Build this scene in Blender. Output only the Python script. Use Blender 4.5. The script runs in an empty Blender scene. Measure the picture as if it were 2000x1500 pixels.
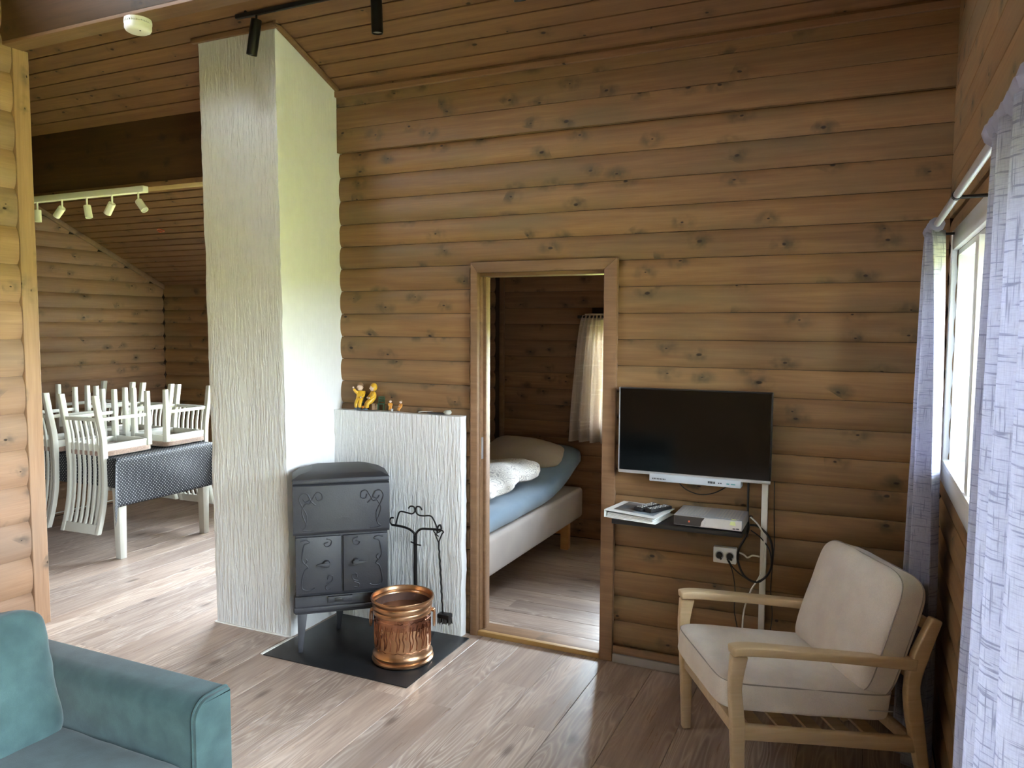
import bpy, bmesh, math, random
from mathutils import Vector, Matrix, noise
random.seed(7)
R = math.radians
C = bpy.context.scene.collection
S = bpy.context.scene

# ------------------------------------------------------------------ camera, world, exposure
def cam_setup():
    cd = bpy.data.cameras.new('camera'); co = bpy.data.objects.new('camera', cd); C.objects.link(co)
    y, p, r = R(24.5), R(4.2), R(0.28)
    fwd = Vector((-math.sin(y)*math.cos(p), math.cos(y)*math.cos(p), -math.sin(p)))
    r0 = Vector((math.cos(y), math.sin(y), 0)); u0 = r0.cross(fwd)
    right = math.cos(r)*r0 + math.sin(r)*u0; up = right.cross(fwd)
    m = Matrix((right, up, -fwd)).transposed().to_4x4(); m.translation = (0, 0, 1.7)
    co.matrix_world = m
    cd.sensor_fit = 'HORIZONTAL'; cd.sensor_width = 36; cd.lens = 1505/2000*36
    cd.clip_start = .05; cd.clip_end = 300
    S.camera = co
cam_setup()
w = bpy.data.worlds.new('world'); S.world = w; w.use_nodes = True
wn = w.node_tree; bg = wn.nodes['Background']
tc = wn.nodes.new('ShaderNodeTexCoord'); sx = wn.nodes.new('ShaderNodeSeparateXYZ')
cr = wn.nodes.new('ShaderNodeValToRGB')
cr.color_ramp.elements[0].position = 0.0; cr.color_ramp.elements[0].color = (.80, .88, 1.0, 1)
cr.color_ramp.elements[1].position = 1.0; cr.color_ramp.elements[1].color = (.72, .85, 1.0, 1)
wn.links.new(tc.outputs['Generated'], sx.inputs[0]); wn.links.new(sx.outputs['Z'], cr.inputs[0])
wn.links.new(cr.outputs[0], bg.inputs[0]); bg.inputs[1].default_value = 9.0
S.view_settings.view_transform = 'Standard'; S.view_settings.look = 'None'
S.view_settings.exposure = 3.22; S.view_settings.gamma = 1; S.view_settings.use_curve_mapping = False
try:
    S.cycles.max_bounces = 10; S.cycles.diffuse_bounces = 6; S.cycles.transparent_max_bounces = 12
    S.cycles.sample_clamp_indirect = 8; S.cycles.use_denoising = True
except Exception: pass
def portal(name, loc, rot, sx_, sy_):
    l = bpy.data.lights.new(name, 'AREA'); l.shape = 'RECTANGLE'; l.size = sx_; l.size_y = sy_
    l.cycles.is_portal = True
    o = bpy.data.objects.new(name, l); C.objects.link(o); o.location = loc; o.rotation_euler = rot
XR, YB = .31, 3.71            # right wall plane, back wall plane
DX0, DY1 = -6.50, 5.70        # dining corner
BX0, BY1 = -2.76, 5.83        # bedroom corner
DOOR = (-2.0, 1.74, .06, 2.05); WIN = (1.98, 3.38, 1.18, 2.0)     # y0 y1 z0 z1 on the right wall
REAR = (-2.5, -1.5, 1.1, 1.8); DWIN = (-5.3, -3.1, .60, 1.95); BWIN = (-1.97, -.58, .90, 1.76)
portal('portal_door', (XR+.2, (DOOR[0]+DOOR[1])/2, (DOOR[2]+DOOR[3])/2), (0, R(90), 0), DOOR[3]-DOOR[2], DOOR[1]-DOOR[0])
portal('portal_window', (XR+.24, (WIN[0]+WIN[1])/2, (WIN[2]+WIN[3])/2), (0, R(90), 0), WIN[3]-WIN[2], WIN[1]-WIN[0])
#portal('portal_rear', ((REAR[0]+REAR[1])/2, -2.5, (REAR[2]+REAR[3])/2), (R(90), 0, 0), REAR[1]-REAR[0], REAR[3]-REAR[2])
portal('portal_dining', ((DWIN[0]+DWIN[1])/2, DY1+.18, (DWIN[2]+DWIN[3])/2), (R(-90), 0, 0), DWIN[1]-DWIN[0], DWIN[3]-DWIN[2])
portal('portal_bedroom', ((BWIN[0]+BWIN[1])/2, BY1+.18, (BWIN[2]+BWIN[3])/2), (R(-90), 0, 0), BWIN[1]-BWIN[0], BWIN[3]-BWIN[2])

# ------------------------------------------------------------------ materials
MATS = {}
def newmat(name):
    m = bpy.data.materials.new(name); m.use_nodes = True
    nt = m.node_tree; b = nt.nodes['Principled BSDF']; MATS[name] = m
    return m, nt, b
def N(nt, t, **k):
    n = nt.nodes.new(t)
    for a, v in k.items():
        if a.startswith('i_'): n.inputs[a[2:].replace('_', ' ')].default_value = v
        else: setattr(n, a, v)
    return n
def L(nt, a, b): nt.links.new(a, b)
def mixc(nt, fac, a, b, mode='MIX'):
    n = nt.nodes.new('ShaderNodeMix'); n.data_type = 'RGBA'; n.blend_type = mode
    for s, v in ((0, fac), (6, a), (7, b)):
        if hasattr(v, 'is_output'): L(nt, v, n.inputs[s])
        else: n.inputs[s].default_value = v if s == 0 else (*v, 1)[:4]
    return n.outputs[2]
def math_(nt, op, a, b=None, clamp=False):
    n = nt.nodes.new('ShaderNodeMath'); n.operation = op; n.use_clamp = clamp
    for s, v in ((0, a), (1, b)):
        if v is None: continue
        if hasattr(v, 'is_output'): L(nt, v, n.inputs[s])
        else: n.inputs[s].default_value = v
    return n.outputs[0]
def mrange(nt, v, a, b, c, d):
    n = nt.nodes.new('ShaderNodeMapRange'); L(nt, v, n.inputs[0])
    for i, q in enumerate((a, b, c, d)): n.inputs[i+1].default_value = q
    return n.outputs[0]
def bump(nt, b, h, strength=.3, dist=.01):
    n = N(nt, 'ShaderNodeBump'); n.inputs['Strength'].default_value = strength; n.inputs['Distance'].default_value = dist
    L(nt, h, n.inputs['Height']); L(nt, n.outputs[0], b.inputs['Normal'])
def coords(nt, scale, rand=True, kind='Object'):
    tcn = N(nt, 'ShaderNodeTexCoord'); v = tcn.outputs[kind]
    if rand:
        oi = N(nt, 'ShaderNodeObjectInfo'); vm = N(nt, 'ShaderNodeVectorMath', operation='SCALE')
        vm.inputs[0].default_value = (53.1, 7.7, 31.3); L(nt, oi.outputs['Random'], vm.inputs['Scale'])
        va = N(nt, 'ShaderNodeVectorMath', operation='ADD'); L(nt, v, va.inputs[0]); L(nt, vm.outputs[0], va.inputs[1]); v = va.outputs[0]
    mp = N(nt, 'ShaderNodeMapping'); mp.inputs['Scale'].default_value = scale; L(nt, v, mp.inputs[0])
    return mp.outputs[0]
def plain(name, col, rough=.5, metal=0, spec=None, noisecol=0, nscale=30, bumpd=0, bscale=200, coat=0):
    m, nt, b = newmat(name)
    b.inputs['Roughness'].default_value = rough; b.inputs['Metallic'].default_value = metal
    if spec is not None: b.inputs['Specular IOR Level'].default_value = spec
    if coat: b.inputs['Coat Weight'].default_value = coat
    n = N(nt, 'ShaderNodeTexNoise'); n.inputs['Scale'].default_value = nscale; n.inputs['Detail'].default_value = 4
    L(nt, coords(nt, (1, 1, 1), False), n.inputs[0])
    k = noisecol or .04
    L(nt, mixc(nt, n.outputs[0], tuple(c*(1-k) for c in col), tuple(min(1, c*(1+k)) for c in col)), b.inputs['Base Color'])
    if bumpd:
        n2 = N(nt, 'ShaderNodeTexNoise'); n2.inputs['Scale'].default_value = bscale; n2.inputs['Detail'].default_value = 3
        L(nt, coords(nt, (1, 1, 1), False), n2.inputs[0]); bump(nt, b, n2.outputs[0], .6, bumpd)
    return m
def wood(name, light, dark, stain, knots=.40, rough=.55, kscale=(5.2, 0, 9.5), stainamt=.6, grain=.5, kdark=(.035, .02, .012)):
    m, nt, b = newmat(name)
    v = coords(nt, (1, 1, 1))
    def mp(s):
        q = N(nt, 'ShaderNodeMapping'); q.inputs['Scale'].default_value = s; L(nt, v, q.inputs[0]); return q.outputs[0]
    # warp
    g1 = N(nt, 'ShaderNodeTexNoise'); g1.inputs['Scale'].default_value = 1; g1.inputs['Detail'].default_value = 7; g1.inputs['Distortion'].default_value = 1.2
    L(nt, mp((1.1, 20, 20)), g1.inputs[0])
    g2 = N(nt, 'ShaderNodeTexNoise'); g2.inputs['Scale'].default_value = 1; g2.inputs['Detail'].default_value = 3
    L(nt, mp((6, 170, 170)), g2.inputs[0])
    big = N(nt, 'ShaderNodeTexNoise'); big.inputs['Scale'].default_value = 1; big.inputs['Detail'].default_value = 3
    L(nt, mp((1.6, 3, 5)), big.inputs[0])
    vo = N(nt, 'ShaderNodeTexVoronoi'); vo.voronoi_dimensions = '2D'; vo.inputs['Scale'].default_value = 1
    wv = N(nt, 'ShaderNodeTexNoise'); wv.inputs['Scale'].default_value = 18
    L(nt, v, wv.inputs[0])
    va = N(nt, 'ShaderNodeVectorMath', operation='MULTIPLY_ADD'); L(nt, wv.outputs['Color'], va.inputs[0]); va.inputs[1].default_value = (.07, 0, .12)
    L(nt, mp(kscale), va.inputs[2])
    ks = N(nt, 'ShaderNodeSeparateXYZ'); kc = N(nt, 'ShaderNodeCombineXYZ'); L(nt, va.outputs[0], ks.inputs[0]); L(nt, ks.outputs[0], kc.inputs[0]); L(nt, ks.outputs[2], kc.inputs[1]); L(nt, kc.outputs[0], vo.inputs[0])
    sc = N(nt, 'ShaderNodeSeparateColor'); L(nt, vo.outputs['Color'], sc.inputs[0])
    keep = math_(nt, 'LESS_THAN', sc.outputs[0], knots)
    kr = math_(nt, 'ADD', math_(nt, 'MULTIPLY', math_(nt, 'POWER', sc.outputs[1], 2), .055), .035)
    kd = math_(nt, 'MULTIPLY', math_(nt, 'SUBTRACT', 1.0, math_(nt, 'DIVIDE', vo.outputs['Distance'], kr), True), keep)
    kd = math_(nt, 'MULTIPLY', kd, 2.2, True)
    halo = math_(nt, 'MULTIPLY', mrange(nt, vo.outputs['Distance'], .02, .42, 1.3, 0), keep, True)
    halo = math_(nt, 'MULTIPLY', halo, mrange(nt, wv.outputs[0], .4, .62, .1, 1), True)
    col = mixc(nt, mrange(nt, g1.outputs[0], .32, .68, 0, 1), dark, light)
    col = mixc(nt, math_(nt, 'MULTIPLY', mrange(nt, g2.outputs[0], .35, .7, 0, 1), grain*.5), col, tuple(c*.55 for c in dark))
    col = mixc(nt, math_(nt, 'MULTIPLY', mrange(nt, big.outputs[0], .45, .7, 0, 1), stainamt), col, stain)
    col = mixc(nt, math_(nt, 'MULTIPLY', halo, min(1, stainamt*1.5)), col, tuple(c*.5 for c in stain))
    oi = N(nt, 'ShaderNodeObjectInfo')
    col = mixc(nt, 1.0, col, mixc(nt, oi.outputs['Random'], (.90, .90, .92), (1.10, 1.08, 1.04)), 'MULTIPLY')
    col = mixc(nt, kd, col, kdark)
    L(nt, col, b.inputs['Base Color']); b.inputs['Roughness'].default_value = rough
    b.inputs['Specular IOR Level'].default_value = .3
    hh = math_(nt, 'ADD', math_(nt, 'MULTIPLY', g2.outputs[0], .5), math_(nt, 'SUBTRACT', g1.outputs[0], kd))
    bump(nt, b, hh, .25, .002)
    return m
WOODW = wood('stained_log_wood', (.290, .166, .074), (.215, .113, .050), (.160, .122, .064))
WOODC = wood('ceiling_board_wood', (.25, .135, .063), (.185, .095, .045), (.17, .11, .06), knots=.35, stainamt=.35)
WOODL = wood('side_log_wood', (.37, .225, .138), (.285, .163, .096), (.26, .185, .13))
WOODT = wood('trim_wood', (.265, .152, .082), (.205, .112, .058), (.19, .13, .08), knots=.25, stainamt=.3)
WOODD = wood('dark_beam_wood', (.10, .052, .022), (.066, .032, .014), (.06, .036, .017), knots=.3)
WOODB = wood('bedroom_log_wood', (.30, .165, .085), (.21, .11, .055), (.18, .11, .06), knots=.45)
WOODP = wood('pale_threshold_wood', (.55, .33, .12), (.40, .22, .07), (.45, .27, .1), knots=.1)
OAK = wood('pale_oak', (.62, .47, .30), (.50, .36, .21), (.55, .42, .27), knots=0, rough=.4, stainamt=.3, grain=.35)
PINE = wood('bed_leg_wood', (.55, .27, .09), (.42, .19, .06), (.45, .25, .09), knots=0)

def laminate(name):
    m, nt, b = newmat(name)
    v = coords(nt, (1, 1, 1))
    def mp(s, src=None):
        q = N(nt, 'ShaderNodeMapping'); q.inputs['Scale'].default_value = s; L(nt, src or v, q.inputs[0]); return q.outputs[0]
    n1 = N(nt, 'ShaderNodeTexNoise'); n1.inputs['Scale'].default_value = 1; n1.inputs['Detail'].default_value = 2
    L(nt, mp((.75, 3, 7.5)), n1.inputs[0])
    # cathedral grain: contour lines of a stretched noise
    cont = math_(nt, 'FRACT', math_(nt, 'MULTIPLY', n1.outputs[0], 24))
    line = mrange(nt, math_(nt, 'ABSOLUTE', math_(nt, 'SUBTRACT', cont, .5)), .0, .5, 1, 0)
    line = math_(nt, 'POWER', line, 2.2)
    msk = N(nt, 'ShaderNodeTexNoise'); msk.inputs['Scale'].default_value = 1; L(nt, mp((.8, 1, 2.2)), msk.inputs[0])
    g2 = N(nt, 'ShaderNodeTexNoise'); g2.inputs['Scale'].default_value = 1; g2.inputs['Detail'].default_value = 5
    L(nt, mp((3, 60, 75)), g2.inputs[0])
    g3 = N(nt, 'ShaderNodeTexNoise'); g3.inputs['Scale'].default_value = 1; g3.inputs['Detail'].default_value = 4
    L(nt, mp((1.4, 8, 10)), g3.inputs[0])
    col = mixc(nt, mrange(nt, g3.outputs[0], .3, .7, 0, 1), (.29, .205, .165), (.49, .38, .315))
    col = mixc(nt, mrange(nt, g2.outputs[0], .35, .65, 0, .5), col, (.21, .15, .12))
    col = mixc(nt, math_(nt, 'MULTIPLY', line, mrange(nt, msk.outputs[0], .44, .58, .05, .7)), col, (.60, .50, .43))
    vo = N(nt, 'ShaderNodeTexVoronoi'); vo.voronoi_dimensions = '2D'; vo.inputs['Scale'].default_value = 1
    ks = N(nt, 'ShaderNodeSeparateXYZ'); kc = N(nt, 'ShaderNodeCombineXYZ'); L(nt, mp((1.6, 0, 4.5)), ks.inputs[0]); L(nt, ks.outputs[0], kc.inputs[0]); L(nt, ks.outputs[2], kc.inputs[1]); L(nt, kc.outputs[0], vo.inputs[0])
    sc = N(nt, 'ShaderNodeSeparateColor'); L(nt, vo.outputs['Color'], sc.inputs[0])
    kn = math_(nt, 'MULTIPLY', mrange(nt, vo.outputs['Distance'], .03, .11, .75, 0), math_(nt, 'LESS_THAN', sc.outputs[0], .22), True)
    col = mixc(nt, kn, col, (.11, .075, .06))
    oi = N(nt, 'ShaderNodeObjectInfo')
    col = mixc(nt, 1.0, col, mixc(nt, oi.outputs['Random'], (.86, .86, .86), (1.12, 1.10, 1.06)), 'MULTIPLY')
    L(nt, col, b.inputs['Base Color'])
    L(nt, mrange(nt, g2.outputs[0], .3, .7, .26, .40), b.inputs['Roughness'])
    b.inputs['Specular IOR Level'].default_value = .55
    bump(nt, b, g2.outputs[0], .12, .001)
    return m
LAM = laminate('oak_laminate')

def plaster(name, comb, col=(.80, .80, .78)):
    m, nt, b = newmat(name)
    tcn = N(nt, 'ShaderNodeTexCoord'); v = tcn.outputs['Object']
    def mp(s):
        q = N(nt, 'ShaderNodeMapping'); q.inputs['Scale'].default_value = s; L(nt, v, q.inputs[0]); return q.outputs[0]
    n1 = N(nt, 'ShaderNodeTexNoise'); n1.inputs['Scale'].default_value = 1; n1.inputs['Detail'].default_value = 4; n1.inputs['Distortion'].default_value = .6
    L(nt, mp((75, 75, 7)), n1.inputs[0])
    n2 = N(nt, 'ShaderNodeTexNoise'); n2.inputs['Scale'].default_value = 1; n2.inputs['Detail'].default_value = 5
    L(nt, mp((22, 22, 14)), n2.inputs[0])
    h = math_(nt, 'ADD', math_(nt, 'MULTIPLY', mrange(nt, n1.outputs[0], .42, .58, 0, 1), comb), math_(nt, 'MULTIPLY', n2.outputs[0], .7))
    bump(nt, b, h, .85, .006 if comb > .3 else .003)
    L(nt, mixc(nt, n2.outputs[0], tuple(c*.9 for c in col), col), b.inputs['Base Color'])
    b.inputs['Roughness'].default_value = .75; b.inputs['Specular IOR Level'].default_value = .3
    return m
PLC = plaster('combed_white_plaster', .8); PLS = plaster('smooth_white_plaster', .12, (.85, .85, .84)); PLD = plaster('shaded_combed_plaster', .8, (.62, .62, .60))  # PLD puts the chimney front's shade into a darker plaster colour

def fabric(name, col, col2=None, scale=420, rough=.9, sheen=.3, blot=6, bd=.0012):
    m, nt, b = newmat(name)
    n = N(nt, 'ShaderNodeTexNoise'); n.inputs['Scale'].default_value = blot; n.inputs['Detail'].default_value = 6
    L(nt, coords(nt, (1, 1, 1), False), n.inputs[0])
    n2 = N(nt, 'ShaderNodeTexNoise'); n2.inputs['Scale'].default_value = scale; n2.inputs['Detail'].default_value = 2
    L(nt, coords(nt, (1, 1, 1), False), n2.inputs[0])
    col2 = col2 or tuple(c*.8 for c in col)
    c = mixc(nt, mrange(nt, n.outputs[0], .35, .65, 0, 1), col2, col)
    c = mixc(nt, mrange(nt, n2.outputs[0], .4, .7, 0, .35), c, tuple(x*.6 for x in col))
    L(nt, c, b.inputs['Base Color']); b.inputs['Roughness'].default_value = rough
    b.inputs['Sheen Weight'].default_value = sheen; b.inputs['Specular IOR Level'].default_value = .2
    bump(nt, b, math_(nt, 'ADD', n2.outputs[0], math_(nt, 'MULTIPLY', n.outputs[0], 1.5)), .4, bd)
    return m
TEAL = fabric('teal_velvet', (.025, .049, .050), (.015, .031, .033), sheen=.12, blot=14)
CREAM = fabric('oat_linen', (.70, .64, .58), (.63, .57, .515), scale=500, sheen=.15, blot=10)
BLUE = fabric('blue_sheet', (.15, .22, .29), (.12, .18, .25), scale=700, blot=5, bd=.002)
PILLOW = fabric('taupe_pillowcase', (.50, .43, .34), (.44, .38, .30), scale=700, blot=5)
BEDBASE = fabric('taupe_bed_fabric', (.42, .36, .32), (.38, .325, .29), scale=600)
SEATF = fabric('brown_chair_fabric', (.30, .20, .15), (.20, .13, .10), scale=160, blot=90)

def duvetmat():
    m, nt, b = newmat('leaf_print_duvet')
    w_ = N(nt, 'ShaderNodeTexNoise'); w_.inputs['Scale'].default_value = 9; w_.inputs['Detail'].default_value = 1
    L(nt, coords(nt, (1, 1, 1), False), w_.inputs[0])
    c = math_(nt, 'FRACT', math_(nt, 'MULTIPLY', w_.outputs[0], 22))
    L(nt, mixc(nt, mrange(nt, c, .55, .7, 0, .8), (.78, .74, .68), (.36, .33, .31)), b.inputs['Base Color'])
    b.inputs['Roughness'].default_value = .9
    return m
DUVET = duvetmat()

def curtainmat(name, col, linecol, linescale=60, trans=.5, lines=.6, seethru=.0):
    m = bpy.data.materials.new(name); m.use_nodes = True; nt = m.node_tree; nt.nodes.clear(); MATS[name] = m
    out = N(nt, 'ShaderNodeOutputMaterial')
    tcn = N(nt, 'ShaderNodeTexCoord'); uv = tcn.outputs['UV']
    def ln(s):
        q = N(nt, 'ShaderNodeMapping'); q.inputs['Scale'].default_value = s; L(nt, uv, q.inputs[0])
        n = N(nt, 'ShaderNodeTexNoise'); n.inputs['Scale'].default_value = 1; n.inputs['Detail'].default_value = 2; L(nt, q.outputs[0], n.inputs[0])
        return n.outputs[0]
    a = mrange(nt, ln((linescale*.12, linescale*2.4, 1)), .57, .65, 0, 1); c_ = mrange(nt, ln((linescale*2.4, linescale*.14, 1)), .59, .67, 0, 1)
    f = ln((400, 40, 1)); g = ln((40, 400, 1))
    mk = math_(nt, 'MULTIPLY', math_(nt, 'MAXIMUM', a, c_), lines)
    c = mixc(nt, mrange(nt, math_(nt, 'ADD', f, g), .8, 1.2, 0, .35), col, tuple(x*.65 for x in col))
    c = mixc(nt, mk, c, linecol)
    d = N(nt, 'ShaderNodeBsdfDiffuse'); t = N(nt, 'ShaderNodeBsdfTranslucent'); L(nt, c, d.inputs[0]); L(nt, c, t.inputs[0])
    mx = N(nt, 'ShaderNodeMixShader'); mx.inputs[0].default_value = trans; L(nt, d.outputs[0], mx.inputs[1]); L(nt, t.outputs[0], mx.inputs[2])
    tr = N(nt, 'ShaderNodeBsdfTransparent'); m2 = N(nt, 'ShaderNodeMixShader'); m2.inputs[0].default_value = seethru
    L(nt, mx.outputs[0], m2.inputs[1]); L(nt, tr.outputs[0], m2.inputs[2]); L(nt, m2.outputs[0], out.inputs[0])
    return m
CURT = curtainmat('lavender_grey_linen', (.41, .41, .50), (.13, .14, .20), 80, .38, .6, .02)
BCURT = curtainmat('leaf_print_curtain', (.70, .62, .55), (.85, .80, .74), 20, .45, .5, .0)

def glassmat():
    m = bpy.data.materials.new('window_glass'); m.use_nodes = True; nt = m.node_tree; nt.nodes.clear()
    out = N(nt, 'ShaderNodeOutputMaterial'); t = N(nt, 'ShaderNodeBsdfTransparent'); t.inputs[0].default_value = (.95, .97, .96, 1)
    g = N(nt, 'ShaderNodeBsdfGlossy'); g.inputs['Roughness'].default_value = .02
    f = N(nt, 'ShaderNodeFresnel'); f.inputs[0].default_value = 1.45
    mx = N(nt, 'ShaderNodeMixShader'); L(nt, f.outputs[0], mx.inputs[0]); L(nt, t.outputs[0], mx.inputs[1]); L(nt, g.outputs[0], mx.inputs[2]); L(nt, mx.outputs[0], out.inputs[0])
    return m
GLASS = glassmat()
def dotmat():
    m, nt, b = newmat('dotted_black_cloth')
    tcn = N(nt, 'ShaderNodeTexCoord'); q = N(nt, 'ShaderNodeMapping'); q.inputs['Scale'].default_value = (54, 54, 1); q.inputs['Rotation'].default_value = (0, 0, R(45))
    L(nt, tcn.outputs['UV'], q.inputs[0])
    v = N(nt, 'ShaderNodeTexVoronoi'); v.voronoi_dimensions = '2D'; v.inputs['Randomness'].default_value = 0; v.inputs['Scale'].default_value = 1
    L(nt, q.outputs[0], v.inputs[0])
    L(nt, mixc(nt, mrange(nt, v.outputs['Distance'], .12, .18, 1, 0), (.008, .008, .011), (.45, .45, .43)), b.inputs['Base Color'])
    b.inputs['Roughness'].default_value = .55; b.inputs['Specular IOR Level'].default_value = .25
    return m
DOTS = dotmat()
WHITE = plain('white_paint', (.78, .78, .75), .4); OFFW = plain('offwhite_chair_paint', (.50, .49, .43), .4)
WINW = plain('white_window_paint', (.74, .74, .72), .35)
BLACKM = plain('black_metal', (.008, .008, .009), .35, 0, .5); IRON = plain('cast_iron', (.028, .028, .033), .50, 0, .45, .25, 14, .0006, 160)
WROT = plain('wrought_iron', (.012, .011, .011), .5, .3); PLATE = plain('black_hearth_steel', (.018, .019, .021), .38, .2, .5, .5, 9, .0005, 40)
def coppermat():
    m, nt, b = newmat('hammered_copper')
    n = N(nt, 'ShaderNodeTexNoise'); n.inputs['Scale'].default_value = 12; n.inputs['Detail'].default_value = 5; n.inputs['Distortion'].default_value = 1
    L(nt, coords(nt, (1, 1, .5), False), n.inputs[0])
    v = N(nt, 'ShaderNodeTexVoronoi'); v.inputs['Scale'].default_value = 45; L(nt, coords(nt, (1, 1, .55), False), v.inputs[0])
    L(nt, mixc(nt, mrange(nt, n.outputs[0], .35, .65, 0, 1), (.20, .085, .055), (.58, .29, .17)), b.inputs['Base Color'])
    b.inputs['Metallic'].default_value = 1; L(nt, mrange(nt, n.outputs[0], .3, .7, .18, .4), b.inputs['Roughness'])
    bump(nt, b, v.outputs['Distance'], .5, .004)
    return m
COPPER = coppermat(); BRASS = plain('brassy_copper_band', (.58, .34, .19), .3, 1, None, .2, 10); COPIN = plain('dark_copper_inside', (.10, .055, .042), .6, .35, None, .4, 25)
SCREEN = plain('tv_screen', (.0015, .0015, .0015), .10, 0, .2); #
TVM = plain('tv_dark_bezel', (.03, .03, .032), .3, .5); SILV = plain('silver_plastic', (.52, .53, .56), .32, .55)
SILF = plain('silver_front', (.60, .59, .57), .35, .3); LGREY = plain('pale_grey_plastic', (.56, .61, .67), .3, .1)
RUB = plain('black_rubber', (.01, .01, .011), .45); WPL = plain('white_plastic', (.80, .80, .78), .35); CABW = plain('white_cable', (.72, .70, .64), .45)
YEL = plain('yellow_glaze', (.72, .42, .03), .3, noisecol=.25); SKIN = plain('figurine_skin', (.70, .52, .38), .5); GREENP = plain('dark_green_paint', (.03, .10, .055), .4)
BOOT = plain('figurine_boot_blue', (.08, .11, .14), .4); HAIR = plain('figurine_hair', (.22, .13, .06), .7); ORNG = plain('orange_glaze', (.66, .28, .04), .35)
STONE = plain('pale_stone', (.50, .50, .44), .8, noisecol=.5, nscale=60); GRASS = plain('bright_grass', (.33, .31, .05), .9, noisecol=.5, nscale=.6)
RED = plain('red_plastic', (.75, .16, .07), .4); BRIS = plain('brush_bristle', (.03, .026, .022), .9, noisecol=.5, nscale=200); DISP = plain('black_display', (.006, .005, .005), .12)
NOTE = plain('pale_green_sticker', (.70, .78, .38), .7); INK = plain('dark_ink', (.05, .055, .07), .6); CYANI = plain('teal_ink', (.15, .38, .42), .6)
PAPER = plain('white_paper', (.80, .80, .78), .6); LABELG = plain('button_grey', (.45, .46, .47), .5); GREYW = plain('grey_painted_board', (.28, .25, .23), .6); SHADOWJ = plain('dark_joint', (.03, .018, .01), .9)
def photomat():
    m, nt, b = newmat('landscape_print')
    n = N(nt, 'ShaderNodeTexNoise'); n.inputs['Scale'].default_value = 9; n.inputs['Detail'].default_value = 5; L(nt, coords(nt, (1, 1, 1), False), n.inputs[0])
    r = N(nt, 'ShaderNodeValToRGB'); L(nt, n.outputs[0], r.inputs[0])
    e = r.color_ramp.elements; e[0].position = .35; e[0].color = (.05, .09, .12, 1); e[1].position = .65; e[1].color = (.34, .40, .46, 1)
    x = e.new(.5); x.color = (.15, .14, .13, 1)
    L(nt, r.outputs[0], b.inputs['Base Color']); b.inputs['Roughness'].default_value = .3
    return m
PHOTO = photomat()

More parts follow.
